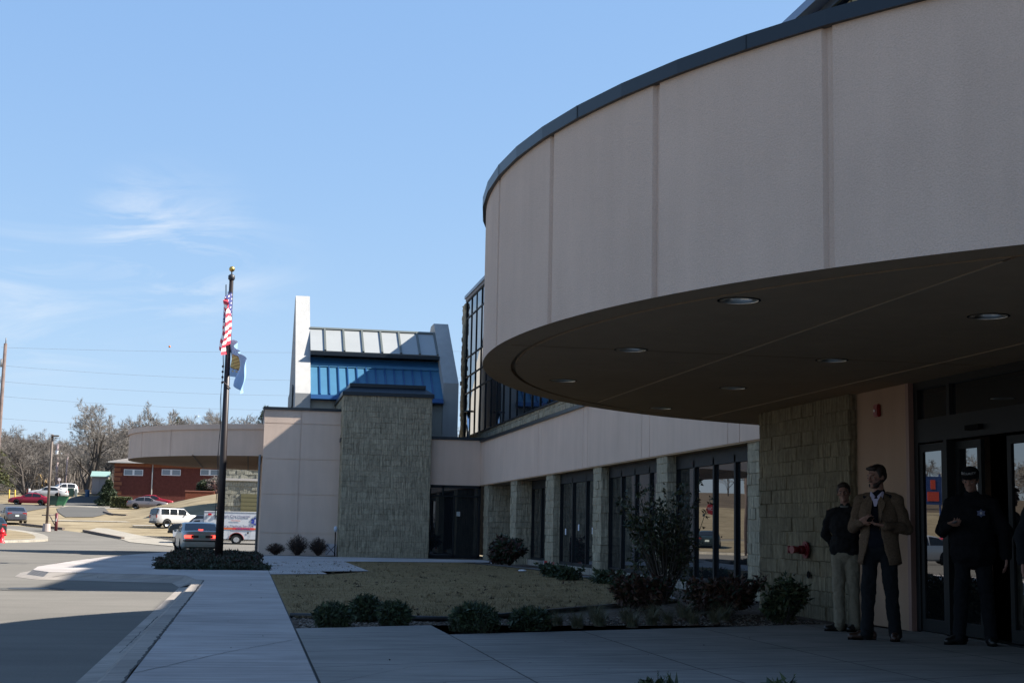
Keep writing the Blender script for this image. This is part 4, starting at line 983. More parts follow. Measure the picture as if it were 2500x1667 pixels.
def flag(name, label, top_z, hoist, fly, dirv, drop, colfn, mats_, seed, shear=0.0, nu=44, nv=39):
    t = thing(name, label, 'flag', (-.80, 42.7, top_z)); m = MB(); rnd = random.Random(seed); ph = rnd.random()*6
    dirv = Vector(dirv).normalized(); sd = dirv.cross(Vector((0, 0, 1))).normalized()
    def P(i, j):
        u = i/nu; v = j/nv; f = u*fly
        fold = .10*sin(5.2*u*pi+ph+v*2.2)*min(1, u*3)+.05*sin(11*u+v*5+ph)
        z = -v*hoist-drop*(u**1.3)*fly-shear*u*u
        p = dirv*(f*(1-.35*u*drop))+sd*(fold+.05*sin(v*7+ph)*u)+Vector((-.03 if dirv.x < 0 else .07, 0, z+.05*sin(u*9+v*4)))
        return p
    for j in range(nv+1):
        for i in range(nu+1): m.v.append(tuple(P(i, j)))
    for j in range(nv):
        for i in range(nu): m.f.append((j*(nu+1)+i, j*(nu+1)+i+1, (j+1)*(nu+1)+i+1, (j+1)*(nu+1)+i)); m.mi.append(colfn(i/nu, j/nv, i, j)); m.sm.append(True)
    m.build('cloth', mats_, t, world=False)
    m2 = MB()
    for zz in (-.02, -hoist+.02): m2.tube([(-.08 if dirv.x < 0 else .08, 0, zz), (0, -.05, zz)], .02, 6)
    m2.build('clip', CHROME, t, world=False); return t
FR_, FW_, FB_ = mat('flag_red', (.50, .03, .06), .7), mat('flag_white', (.80, .78, .78), .7), mat('flag_blue', (.05, .06, .20), .7)
def usa(u, v, i, j):
    if u < .4 and v < 7/13: return 1 if (i % 3 == 1 and j % 3 == 1) else 2
    return 0 if int(v*13) % 2 == 0 else 1
flag('striped_flag', 'red and white striped flag with a starred blue corner, uppermost on the pole', 7.95, 1.45, 1.9, (-.03, -.9, 0), .34, usa, [FR_, FW_, FB_], 3)
SB_, BUFF, TAN_ = mat('flag_sky_blue', (.24, .40, .62), .7), mat('flag_buff', (.50, .40, .15), .7), mat('flag_buff_dark', (.20, .13, .05), .7)
def state(u, v, i, j):
    du, dv = (u-.42)/.17, (v-.45)/.27
    if du*du+dv*dv < 1: return 2 if (du*du+dv*dv > .72 or (i+j) % 4 == 0) else 1
    if abs(v-.78) < .03 and .3 < u < .6 and i % 2: return 1
    return 0
flag('sky_blue_flag', 'sky blue flag with a round buff emblem, flying right below the striped one', 6.52, 1.0, 1.45, (.30, -.80, 0), .46, state, [SB_, BUFF, TAN_], 8, shear=.05)

# ================================================================== BACKGROUND BUILDINGS
BY = 181.0; bl = atY(278, 1180, BY).x; br_ = atY(600, 1180, BY).x; bz = H(181)-.2
BRICK = mottled('red_brick', [(.095, .032, .026), (.135, .047, .038)], 3, bump=.01); BRICKL = mottled('orange_brick', [(.20, .08, .045), (.26, .105, .06)], 3, bump=.01)
bt = bz+5.25
hou = thing('brick_building', 'long red brick building with orange corner blocks and a low grey roof', 'building', ((bl+br_)/2, BY, bz))
m = MB(); m.box(bl, br_, BY, BY+14, bz, bt); m.build('wall', BRICK, hou)
m = MB(); m.box(bl-.04, br_, BY-.05, BY, bt-.42, bt-.02)
for k in range(8): zz = bz+.3+k*.56; m.box(bl-.04, bl+(.72 if k % 2 else .95), BY-.05, BY, zz, zz+.40)
m.build('corner_blocks', BRICKL, hou)
m = MB(); e = .75
x0, x1, y0, y1 = bl-e, br_+e, BY-e, BY+14+e
m.add([(x0, y0, bt), (x1, y0, bt), (x1, y1, bt), (x0, y1, bt), (x0, y0, bt+.16), (x1, y0, bt+.16), (x1, y1, bt+.16), (x0, y1, bt+.16), (x0+6, (y0+y1)/2, bt+1.7), (x1-6, (y0+y1)/2, bt+1.7)],
      [(0, 3, 2, 1), (0, 1, 5, 4), (1, 2, 6, 5), (2, 3, 7, 6), (3, 0, 4, 7), (4, 5, 9, 8), (5, 6, 9), (6, 7, 8, 9), (7, 4, 8)])
m.build('roof', mottled('roof_shingle', [(.16, .145, .135), (.21, .195, .18)], 2), hou)
m = MB(); m.box(x0-.02, x1, y0-.06, y0, bt+.0, bt+.17); m.build('eave_trim', mat('eave_white', (.45, .43, .40), .6), hou)
for px in (326, 418, 512):
    c = atY(px, 1153, BY); w_ = 1.15
    f = MB(); f.box(c.x-w_, c.x+w_, BY-.09, BY-.02, c.z-.38, c.z+.38); fo = f.build('window', mat('window_white', (.66, .68, .70), .5), hou)
    for s in (-1, 1): g_ = MB(); g_.box(c.x+s*.60-.47, c.x+s*.60+.47, BY-.11, BY-.09, c.z-.30, c.z+.30); g_.build('pane', mat('pane_grey', (.18, .22, .26), .15), fo)
c = atY(371, 1180, BY); m = MB(); m.tube([(c.x, BY-.12, bz), (c.x, BY-.12, bt-.1)], .075, 8); m.build('downpipe', mat('eave_white', (.45, .43, .40), .6), hou)
# brick planter wall on the slope
p1, p2 = atY(452, 1212, 168), atY(523, 1212, 168)
t = thing('planter_wall', 'low red brick wall holding the planted bank before the brick building', 'wall', ((p1.x+p2.x)/2, 168, p1.z-1.2))
m = MB(); m.box(p1.x, p2.x, 168, 173, p1.z-1.6, p1.z+.62); m.build('wall', mottled('planter_brick', [(.15, .05, .03), (.19, .065, .04)], 3), t)
m = MB(); m.box(p1.x-.05, p2.x+.05, 167.95, 173, p1.z+.62, p1.z+.72); m.build('cap', mat('planter_cap', (.30, .12, .08), .8), t)
# stone garage wing behind the ambulance
GY = 140.0; gl_, gr_ = atY(547, 1200, GY).x, atY(720, 1200, GY).x; gz = H(140)-.3
gt = atY(600, 1105, GY).z
gar = thing('stone_garage', 'sunlit grey block building with an olive roller door behind the ambulance', 'building', ((gl_+gr_)/2, GY, gz))
dl, dr = atY(589, 1200, GY).x, atY(648, 1200, GY).x; dt = atY(600, 1205, GY).z
rnd = random.Random(11); m = MB(); m.box(gl_, gr_, GY, GY+10, gz, gt)
block_faces(m, (gl_, GY), (gr_, GY), gz, gt, (0, -1), rnd, bw=.75, bh=.38, amp=.10, cut=lambda a, b, z: (a+gl_ > dl-.3 and b+gl_ < dr+.3 and z < dt-.1))
m.build('block_wall', stone('sunlit_block', (.25, .245, .205)), gar)
m = MB(); m.box(dl, dr, GY-.16, GY-.02, gz, dt)
for k in range(8): m.box(dl, dr, GY-.20, GY-.16, gz+.04+k*(dt-gz)/8, gz-.02+(k+1)*(dt-gz)/8)
m.build('garage_door', mat('olive_door', (.115, .105, .05), .5), gar)
zb_ = atY(600, 1171, GY).z; m = MB(); m.box(gl_-.1, gr_, GY-.22, GY, zb_-.10, zb_+.12); m.build('ledge', mat('ledge_grey', (.38, .36, .34), .7), gar)
# garden shed
SY = 196.0; s0, s1 = atY(223, 1200, SY), atY(261, 1200, SY); sz_ = H(196)+.1
t = thing('garden_shed', 'small beige shed with a pale teal roof beside the big bare tree', 'shed', ((s0.x+s1.x)/2, SY, sz_))
zt_ = atY(240, 1163, SY).z; m = MB(); m.box(s0.x, s1.x, SY, SY+2.4, sz_, zt_); m.build('wall', mat('shed_beige', (.30, .26, .24), .8, noise=(2, .1)), t)
m = MB(); xm = (s0.x+s1.x)/2; m.box(xm-.95, xm-.03, SY-.05, SY-.005, sz_+.25, zt_-.15); m.box(xm+.03, xm+.95, SY-.05, SY-.005, sz_+.25, zt_-.15); m.build('doors', mat('shed_door', (.32, .28, .26), .7), t)
m = MB(); m.prism([(SY-.35, zt_-.05), (SY-.35, zt_+.05), (SY+1.2, zt_+.75), (SY+2.75, zt_+.05), (SY+2.75, zt_-.05), (SY+1.2, zt_+.63)], s0.x-.2, s1.x+.2, 0, 'x'); m.build('roof', mat('teal_roof', (.20, .31, .29), .6), t)
m = MB(); m.box(s1.x+.0, s1.x+.12, SY-.02, SY+.10, sz_, zt_+.05); m.build('corner_trim', WHITE, t)
# timber stack / tan house seen through the trunks
for (px0, px1, pyt, pyb, yy, lab, nm, col) in ((80, 104, 1166, 1192, 214, 'tan yellow house wall glimpsed between the bare trunks behind the white saloon', 'distant_house', (.42, .28, .09)), (104, 140, 1172, 1188, 218, 'lower tan yellow house glimpsed beside the pale utility pole', 'distant_house', (.38, .26, .10)), (180, 206, 1137, 1166, 235, 'grey house with a tan roof far behind the big bare tree', 'distant_house', (.20, .19, .18))):
    a = atY(px0, pyt, yy); b = atY(px1, pyt, yy); zz = H(yy)-.3
    t = thing(nm, lab, 'house', ((a.x+b.x)/2, yy, zz))
    m = MB(); m.box(a.x, b.x, yy, yy+4, zz, a.z-.6); m.build('wall', mat('house_wall_%d' % px0, col, .85, noise=(1.5, .25)), t)
    m = MB(); m.prism([(a.x-.4, a.z-.6), (b.x+.4, a.z-.6), ((a.x+b.x)/2, a.z+.6)], yy-.3, yy+4.3, 0, 'y'); m.build('roof', mat('house_roof_tan', (.40, .27, .12), .9, noise=(2, .2)), t)
    m = MB(); m.box((a.x+b.x)/2-.4, (a.x+b.x)/2+.3, yy-.03, yy, zz+1.0, zz+1.9); m.build('window', CARGLASS, t)

# ================================================================== POLES, WIRES, STREET THINGS
WOODP = mat('pole_wood', (.125, .09, .08), .9, noise=(3, .25)); WOODL = mat('pole_pale', (.40, .31, .30), .9, noise=(3, .15))
# power pole cut by the left edge
PY_ = 92.0; pb, ptp = atY(-3, 1060, PY_), atY(7, 838, PY_)
t = thing('power_pole', 'tall weathered wooden power pole cut off by the left edge', 'utility pole', (pb.x, PY_, H(PY_)))
m = MB(); m.tube([(0, 0, 0), (.04, 0, ptp.z-H(PY_))], [.15, .10], 10); m.build('pole', WOODP, t, world=False)
hh = ptp.z-H(PY_)
m = MB(); m.tube([(.05, 0, hh), (.05, 0, hh+.35)], .03, 6); m.tube([(-.12, -.1, hh-1.0), (-.12, -.1, hh-1.5)], .06, 8); m.tube([(-.15, -.05, hh-2.1), (-.15, -.05, hh-2.5)], .05, 8); m.build('insulator', mat('insulator_grey', (.15, .14, .14), .5), t, world=False)
def wire(y0, y1, pa, pbb, sag, nm, lab, r_=.006):
    a = atY(*pa, y0); b = atY(*pbb, y1); m = MB()
    m.tube([a.lerp(b, k/30)-Vector((0, 0, sag*4*(k/30)*(1-k/30))) for k in range(31)], r_, 4)
    return tag(m.build(nm, mat('wire_grey', (.14, .15, .17), .6)), lab, 'wire', 'power lines')
for i, (ya, yb, lab) in enumerate(((848, 843, 'topmost thin overhead power line, with the orange marker ball'), (892, 912, 'second overhead power line from the top'), (931, 948, 'third overhead power line from the top'), (967, 984, 'fourth overhead power line, just above the big tree'), (1021, 1032, 'lowest overhead power line, ending behind the bare trees'))):
    wire(92, 96, (2, ya), (1150, yb+10 if i else yb+14), .5 if i else .2, 'power_line', lab)
mk = atY(414, 846, 93.2); t = MB(); t.ell(tuple(mk), (.07, .07, .07)); tag(t.build('marker_ball', mat('marker_orange', (.55, .16, .03), .5)), 'small orange ball on the topmost power line', 'marker ball')
# brown light pole
LY = 118.0; a = atY(115, 1264, LY); b = atY(126, 1060, LY)
t = thing('light_pole', 'slim brown light pole on a concrete foot by the side driveway', 'lamp post', (a.x, LY, H(LY)))
m = MB(); m.tube([(0, 0, .55), (.02, 0, b.z-H(LY))], [.11, .085], 8); m.build('pole', mat('pole_brown', (.10, .075, .06), .6), t, world=False)
m = MB(); m.tube([(0, 0, 0), (0, 0, .62)], [.33, .28], 14, sm=False); m.build('concrete_foot', mat('foot_concrete', (.36, .30, .27), .9), t, world=False)
m = MB(); m.rbox((.25, -.1, b.z-H(LY)-.12), (.6, .25, .12), bev=.03); m.build('lamp_head', mat('pole_brown', (.10, .075, .06), .6), t, world=False)
# barrier post with its folded arm
GY2 = 119.0; a = atY(137, 1283, GY2)
t = thing('barrier_gate', 'dark maroon barrier post with a folded grey arm beside the driveway', 'barrier', (a.x, GY2, H(GY2)))
m = MB(); m.tube([(0, 0, 0), (0, 0, 1.42)], .12, 12); m.build('post', mat('barrier_maroon', (.10, .012, .02), .5), t, world=False)
m = MB(); m.box(-.03, .03, -.14, -.11, .75, 1.0); m.build('reflector', mat('plate_white', (.55, .62, .58), .5), t, world=False)
m = MB(); m.tube([(.0, 0, 1.28), (-1.15, 0, 1.22)], .045, 6); m.tube([(-.05, 0, .35), (-.55, 0, 1.22)], .04, 6); m.build('arm', mat('barrier_grey', (.18, .14, .13), .7), t, world=False)
# pale pole with transformer and a second pole with street lamp
UY = 205.0
for px, pyt, lab, r0, light in ((140, 1083, 'pale utility pole carrying a white transformer drum', .20, 0), (161, 1108, 'leaning pale pole with a small street lamp arm', .12, 1)):
    a = atY(px-2, 1188, UY); b = atY(px+(5 if light else 1), pyt, UY); zb0 = H(UY)
    t = thing('utility_pole', lab, 'utility pole', (a.x, UY, zb0))
    m = MB(); m.tube([(0, 0, 0), (b.x-a.x, 0, b.z-zb0)], [r0, r0*.75], 8); m.build('pole', WOODL, t, world=False)
    if light:
        m = MB(); m.tube([(b.x-a.x, 0, b.z-zb0-.1), (b.x-a.x-.8, 0, b.z-zb0+.05)], .035, 6); m.build('arm', WOODL, t, world=False)
        m = MB(); m.ell((b.x-a.x-.9, 0, b.z-zb0-.05), (.16, .14, .18)); m.build('lamp', mat('lamp_white', (.75, .77, .78), .3), t, world=False)
    else:
        m = MB(); m.tube([(b.x-a.x-.0, -.25, b.z-zb0-1.5), (b.x-a.x-.0, -.25, b.z-zb0-.95)], .21, 12, sm=False); m.build('transformer', mat('lamp_white', (.75, .77, .78), .3), t, world=False)
        m = MB(); m.box(-.5, .4, -.05, .05, b.z-zb0-.3, b.z-zb0-.2); m.build('crossarm', WOODL, t, world=False)
# round white sign on a thin pole by the white saloon
a = atY(143, 1205, 187); c = atY(144, 1170, 187)
t = thing('round_sign', 'round white sign on a thin pole above the white saloon', 'sign', (a.x, 187, H(187)-.3))
m = MB(); m.tube([(0, 0, 0), (0, 0, c.z-H(187)+.3)], .03, 6); m.build('post', WOODL, t, world=False)
m = MB(); m.tube([(0, -.03, c.z-H(187)+.3), (0, -.05, c.z-H(187)+.3)], .21, 16, sm=False); m.build('disc', mat('sign_pinkish', (.70, .62, .62), .5), t, world=False)
# yellow bollards
for k, px in enumerate((22, 39)):
    a = atY(px, 1213, 180); t = MB(); t.tube([(a.x+(-.1 if k else 0), 180, H(180)), (a.x-(.14 if k else 0), 180, H(180)+1.5)], .07, 8); t.ell((a.x-(.14 if k else 0), 180, H(180)+1.5), (.07, .07, .05))
    tag(t.build('yellow_bollard', mat('bollard_yellow', (.55, .33, .03), .6)), ('upright yellow bollard left of the bare front tree' if not k else 'leaning yellow bollard just right of the upright one'), 'bollard', 'yellow bollards')
# white and red post
a = atY(69, 1200, 190); t = thing('gate_post', 'short post half red brick half white behind the maroon saloon', 'post', (a.x, 190, H(190)-.1))
m = MB(); m.box(-.22, .02, 0, .3, 0, 1.1); m.build('brick_half', BRICK, t, world=False); m = MB(); m.box(.02, .2, 0, .3, 0, 1.15); m.build('white_half', WHITE, t, world=False)
# bins
for k, (px, dz, lab, col) in enumerate(((127, 0, 'dark green waste bin standing behind the light pole', (.012, .04, .03)), (148, 0, 'bright green waste bin with sloping sides, right of the dark one', (.03, .14, .06)))):
    a = atY(px, 1233, 174); t = thing('waste_bin', lab, 'bin', (a.x, 174.5, H(174.5)), 0, 'green waste bins')
    m = MB(); w0, w1, dp, hh = .42, .60, 1.0, 1.15
    sl_ = .16 if k else 0
    m.add([(-w0-sl_, 0, .1), (w0-sl_, 0, .1), (w0-sl_, dp, .1), (-w0-sl_, dp, .1), (-w1+sl_, -.1, hh), (w1+sl_, -.1, hh), (w1+sl_, dp, hh), (-w1+sl_, dp, hh)], [(0, 3, 2, 1), (4, 5, 6, 7), (0, 1, 5, 4), (1, 2, 6, 5), (2, 3, 7, 6), (3, 0, 4, 7)]); m.build('bin_body', mat('bin_green_%d' % k, col, .5), t, world=False)
    m = MB(); m.box(-w1-.06+sl_, w1+.06+sl_, -.16, dp+.05, hh+.01, hh+.07); m.build('lid', mat('bin_lid', (.012, .03, .025), .5), t, world=False)
    for s in (-1, 1): m = MB(); m.tube([(s*.35-sl_, .05, .07), (s*.35-sl_, .14, .07)], .08, 10); m.build('castor', RUBBER, t, world=False)
a = atY(172, 1203, 192); t = thing('utility_cabinet', 'dark green cabinet with a pale side panel at the foot of the big bare tree', 'cabinet', (a.x, 192, H(192)))
m = MB(); m.rbox((0, .3, .55), (.75, .6, 1.1), bev=.03); m.build('box', mat('bin_green_0', (.012, .04, .03), .5), t, world=False); m = MB(); m.rbox((.65, .3, .5), (.3, .5, 1.0), bev=.02); m.build('side_panel', mat('cab_grey', (.17, .20, .19), .6), t, world=False)
a = atY(213, 1205, 192); t = MB(); t.tube([(a.x, 192, H(192)), (a.x, 192, H(192)+.85)], [.27, .30], 14, sm=False); t.tube([(a.x, 192, H(192)+.85), (a.x, 192, H(192)+.92)], [.31, .26], 14, sm=False); tag(t.build('blue_barrel', mat('barrel_blue', (.02, .08, .17), .5)), 'blue barrel standing beside the garden shed', 'barrel')
# fire hydrant at the left edge
a = onT(3, 1331); a.z += .15
t = thing('fire_hydrant', 'bright red fire hydrant at the left edge on the grass island', 'hydrant', (a.x, a.y, a.z))
HR = mat('hydrant_red', (.62, .02, .03), .4)
m = MB(); m.lathe([(.19, 0), (.19, .06), (.13, .08), (.13, .55), (.17, .57), (.17, .62), (.14, .66), (.10, .74), (.04, .78), (.04, .84), (0, .84)], n=16); m.build('barrel', HR, t, world=False)
m = MB(); m.tube([(-.24, 0, .45), (.24, 0, .45)], .065, 10, sm=False); m.tube([(0, 0, .42), (0, -.23, .42)], .085, 12, sm=False); m.build('nozzle', HR, t, world=False)
# mirrored things left of the frame: sign on posts, stop sign, lamp
t = thing('blue_sign', 'blue framed sign with red blocks on two posts, seen mirrored in the glass door', 'sign', (-23.9, 78, H(78)))
m = MB(); m.box(-.50, -.42, -.04, .04, 0, 5.2); m.box(.42, .50, -.04, .04, 0, 5.2); m.build('posts', mat('sign_navy', (.02, .05, .16), .5), t, world=False)
m = MB(); m.box(-.56, .56, -.05, .05, 3.4, 5.05); m.build('board', mat('sign_navy', (.02, .05, .16), .5), t, world=False)
m = MB(); m.box(-.36, .36, -.07, -.05, 3.6, 4.15); m.box(-.15, .15, -.07, -.05, 4.3, 4.85); m.build('lettering_block', mat('sign_red', (.5, .06, .03), .5), t, world=False)
t = thing('stop_sign', 'red eight sided stop sign on a post, seen mirrored in the wing window', 'sign', (-27, 134, H(134)), radians(-10))
m = MB(); m.tube([(0, .05, 0), (0, .05, 2.9)], .035, 6); m.build('post', WOODL, t, world=False)
m = MB(); m.tube([(0, -.02, 2.5), (0, .0, 2.5)], .62, 8, sm=False); m.build('plate', mat('stop_red', (.55, .015, .02), .4), t, world=False)
vs, fs = text_mb('STOP', .42, .003); m = MB(); m.add([(v[0], -.03-v[2], 2.5+v[1]) for v in vs], fs); m.build('lettering', WHITE, t, world=False)

# ================================================================== TREES
BARK = mat('bark_grey', (.060, .050, .043), .95, noise=(4, .3)); BARKL = mat('bark_pale', (.14, .118, .10), .95, noise=(3, .25)); TWIG = mat('twig_brown', (.125, .110, .098), .95); TWIGL = mat('twig_pale', (.19, .172, .155), .95)
def rand_perp(rnd, d):
    v = Vector((rnd.uniform(-1, 1), rnd.uniform(-1, 1), rnd.uniform(-1, 1))); v = v-d*v.dot(d)
    return v.normalized() if v.length > 1e-3 else Vector((1, 0, 0))
def bare_tree(name, label, seed, height, r0, levels, trunkm, twigm, group, kids=4, spread=.62, forks=None, first=.35, tw=.022, droop=0.0):
    rnd = random.Random(seed); T, C = MB(), MB()
    def branch(p, d, L, r_, lev):
        n = 5 if lev < 3 else 3; pts = [p]; rs = [r_]; q = p.copy(); dd = d.copy()
        for i in range(n):
            dd = (dd+rand_perp(rnd, dd)*rnd.uniform(.04, .22)+Vector((0, 0, .07-droop*(lev > 2)))).normalized(); q = q+dd*(L/n); pts.append(q.copy()); rs.append(max(tw*.6, r_*(1-.62*(i+1)/n)))
        (T if lev < 3 else C).tube(pts, rs, 7 if lev == 0 else (5 if lev < 2 else 3), caps=False, sm=True)
        if lev >= levels: return
        nk = kids+(1 if lev >= 2 else 0)
        for k in range(nk):
            u = (first if lev == 0 else .25)+(1-(first if lev == 0 else .25))*(k+rnd.random()*.8)/nk; f = u*n; i = min(int(f), n-1); b = pts[i].lerp(pts[i+1], f-i)
            dn = (pts[i+1]-pts[i]).normalized(); ax = rand_perp(rnd, dn)
            nd = (dn*(1-spread*rnd.uniform(.7, 1.1))+ax*spread*rnd.uniform(.8, 1.3)).normalized()
            if nd.z < -.1: nd.z *= .3; nd.normalize()
            branch(b, nd, L*rnd.uniform(.50, .72)*(1-.25*u), max(tw, rs[i]*.58), lev+1)
    for fd, fl, fr in (forks or [((0, 0, 1), 1, 1)]):
        branch(Vector((0, 0, -.2)), Vector(fd).normalized(), height*.62*fl, r0*fr, 0)
    t = thing(name, label, 'tree', (0, 0, 0), 0, group)
    T.build('trunk', trunkm, t, world=False); C.build('crown', twigm, t, world=False); return t
big = bare_tree('bare_tree', 'biggest bare tree with forking dark trunks and a wide crown above the shed', 5, 13.6, .42, 5, BARK, TWIGL, None, kids=4, forks=[((.02, 0, 1), 1.0, 1), ((.48, .1, 1), 1.02, .85), ((.20, -.25, 1), .95, .7), ((-.42, .1, 1), .66, .5), ((.8, .1, 1), .85, .5)], spread=.50, first=.22, tw=.020)
a = atY(212, 1200, 201); big.location = (a.x, 201, H(201)-.2)
left = bare_tree('bare_tree', 'spreading bare tree with a crooked trunk behind the maroon car', 12, 8.4, .24, 5, BARK, TWIG, None, kids=4, forks=[((-.1, 0, 1), 1, 1), ((.62, 0, 1), .9, .7), ((-.75, .1, 1), .8, .6)], spread=.62, first=.2, tw=.019)
a = atY(60, 1205, 193); left.location = (a.x, 193, H(193)-.2)
pal = bare_tree('bare_tree', 'pale fan shaped bare tree rising behind the left end of the small canopy', 33, 13.8, .24, 5, BARKL, TWIGL, None, kids=4, forks=[((-.3, 0, 1), 1, 1), ((.3, 0, 1), 1, 1), ((0, 0, 1), 1, .8)], spread=.42, first=.3, tw=.024)
a = atY(388, 1150, 236); pal.location = (a.x, 236, H(236)-.2)
rt = bare_tree('bare_tree', 'bare treetop showing in the gap between the white fin and the glass block', 41, 13.6, .25, 5, BARK, TWIG, None, kids=5, spread=.5, tw=.022)
a = atY(1124, 1100, 112); rt.location = (a.x+.6, 112, -.4)
protos = [bare_tree('bare_tree', 'bare brown winter tree in the wood on the rise', 60+i, 11.5, .17, 4, BARK if i % 2 else BARKL, TWIG if i % 3 else TWIGL, 'bare trees of the wood', kids=5, spread=.56, first=.22, tw=.028, forks=([((-.2, 0, 1), 1, 1), ((.35, .1, 1), .9, .8)] if i % 2 else None)) for i in range(6)]
rnd = random.Random(77); k = 0
for row, (yy, px0, px1, stp, pyt) in enumerate([(212, -60, 130, 34, 1075), (222, -70, 700, 31, 1050), (236, -60, 700, 27, 1022), (252, -50, 700, 25, 1002), (268, -60, 700, 27, 990)]):
    px = px0
    while px < px1:
        px += stp*rnd.uniform(.5, 1.2)*(.72 if row > 1 else 1); y = yy+rnd.uniform(-5, 5)
        # crown line of the wood: lower on the left, higher on the right
        top = interp([(-100, 1020), (20, 1030), (110, 1045), (180, 1060), (300, 1010), (360, 1000), (500, 1010), (560, 985), (640, 990), (720, 990)], px)+rnd.uniform(-6, 26 if row < 2 else 10)+(4-row)*5
        a = atY(px, 1180, y); z0 = H(y); hgt = atY(px, top, y).z-z0; s_ = max(.45, hgt/11.4)
        if k < 6: o = protos[k]; o.location = (a.x, y, z0-.1); o.rotation_euler = (0, 0, rnd.random()*6); o.scale = (s_*1.05, s_*1.05, s_)
        else: o = dup(protos[k % 6], (a.x, y, z0-.1), rnd.random()*6, scale=(s_*1.05, s_*1.05, s_))
        k += 1
for i in range(46):                              # the same wood carries on to the left, where the doors and windows mirror it
    y = rnd.uniform(95, 330); x = -.175*y-rnd.uniform(32, 110); o = dup(protos[i % 6], (x, y, H(y)-.1), rnd.random()*6, scale=rnd.uniform(.75, 1.1))
hm = MB(); nn = 60                               # low wooded ridge far off to the left
for i in range(nn+1):
    t_ = i/nn; an = radians(106+140*t_); hh = (2+5*abs(sin(t_*7+1))+1.5*sin(t_*19))*min(1, t_*9)
    for d, z in ((330, 0), (420, hh*.6+2*min(1, t_*9)), (560, hh+6*min(1, t_*9)), (800, 0)): hm.v.append((d*cos(an)-20, d*sin(an)*.9+60, z+H(60)))
for i in range(nn):
    for k_ in range(3): b = i*4+k_; hm.f.append((b, b+4, b+5, b+1)); hm.mi.append(0); hm.sm.append(True)
struct(hm, 'hills', [DIRT])
# undergrowth of the wood: one mass of thin brown stems
m = MB(); rnd = random.Random(5)
for i in range(9000):
    y = rnd.uniform(205, 262); px = rnd.uniform(-80, 700); x = (px-605)/3450*y; z = H(y); h = rnd.uniform(1.2, 3.6)*(.6+.4*rnd.random()); a = rnd.uniform(-.5, .5); w = .035
    m.quad([(x-w, y, z), (x+w, y, z), (x+a*h*.6+w*.4, y+rnd.uniform(-.3, .3), z+h), (x+a*h*.6-w*.4, y, z+h)], rnd.randrange(2))
tag(m.build('undergrowth', [TWIG, BARKL]), 'tangled brown winter undergrowth filling the wood on the rise', 'undergrowth', kind='stuff')
def leaves(mb, c, r_, n, size, rnd, shell=.55, mi=(0,), asp=1.8, cut=None, up=0.0):
    for i in range(n):
        while True:
            d = Vector((rnd.gauss(0, 1), rnd.gauss(0, 1), rnd.gauss(0, 1)))
            if d.length > .01: break
        d.normalize(); q = shell+(1-shell)*rnd.random()**.6
        p = Vector((c[0]+d.x*r_[0]*q, c[1]+d.y*r_[1]*q, c[2]+d.z*r_[2]*q))
        if cut and cut(p): continue
        a = (d*.7+Vector((rnd.gauss(0, .6), rnd.gauss(0, .6), rnd.gauss(0, .6)+up))).normalized(); b = rand_perp(rnd, a); s = size*rnd.uniform(.6, 1.3)
        mb.quad([p-b*s*.5, p+b*s*.5, p+a*s*asp], rnd.choice(mi))
LEAFD = mat('leaf_dark', (.022, .035, .018), .6, spec=.3); LEAFM = mat('leaf_mid', (.045, .062, .026), .6, spec=.3); LEAFY = mat('leaf_yellow_green', (.11, .115, .035), .6); LEAFR = mat('leaf_red_brown', (.050, .020, .014), .7); LEAFO = mat('leaf_olive', (.07, .07, .03), .6)
def cone_tree(name, label, px, pyb, pyt, yy, wid, mi, mats_, seed, dens=3600, size=.16, cat='tree'):
    a = atY(px, pyb, yy); tp = atY(px, pyt, yy); z0 = H(yy); hh = tp.z-z0; t = thing(name, label, cat, (a.x, yy, z0)); rnd = random.Random(seed)
    m = MB()
    for k in range(14):
        u = k/13; r_ = wid*(1-.78*u**1.3)*(.85+.3*rnd.random()); leaves(m, (rnd.uniform(-.15, .15)*wid, rnd.uniform(-.15, .15)*wid, hh*(.08+.86*u)), (r_, r_, hh*.085), dens//14, size, rnd, .5, mi)
    m.build('foliage', mats_, t, world=False)
    m = MB(); m.tube([(0, 0, -.1), (0, 0, hh*.9)], [.14, .04], 7); m.build('trunk', BARK, t, world=False); return t
cone_tree('evergreen_tree', 'olive green evergreen tree at the left edge beside the yellow bollards', -4, 1215, 1100, 198, 2.4, (0, 1, 2, 2), [LEAFM, LEAFO, LEAFY], 3)
cone_tree('dark_conifer', 'near black conifer pressed against the corner of the brick building', 262, 1236, 1172, 178, 1.35, (0, 0, 1), [LEAFD, LEAFM], 4, 5200, .13)
cone_tree('evergreen_tree', 'small rounded evergreen top poking above the small canopy', 429, 1180, 1022, 238, 2.0, (0, 1, 2), [LEAFD, LEAFM, LEAFO], 6, 3000, .2)
cone_tree('evergreen_tree', 'brownish evergreen treetop above the right end of the small canopy', 636, 1180, 995, 246, 2.6, (0, 1), [LEAFO, LEAFM], 7, 3000, .22)
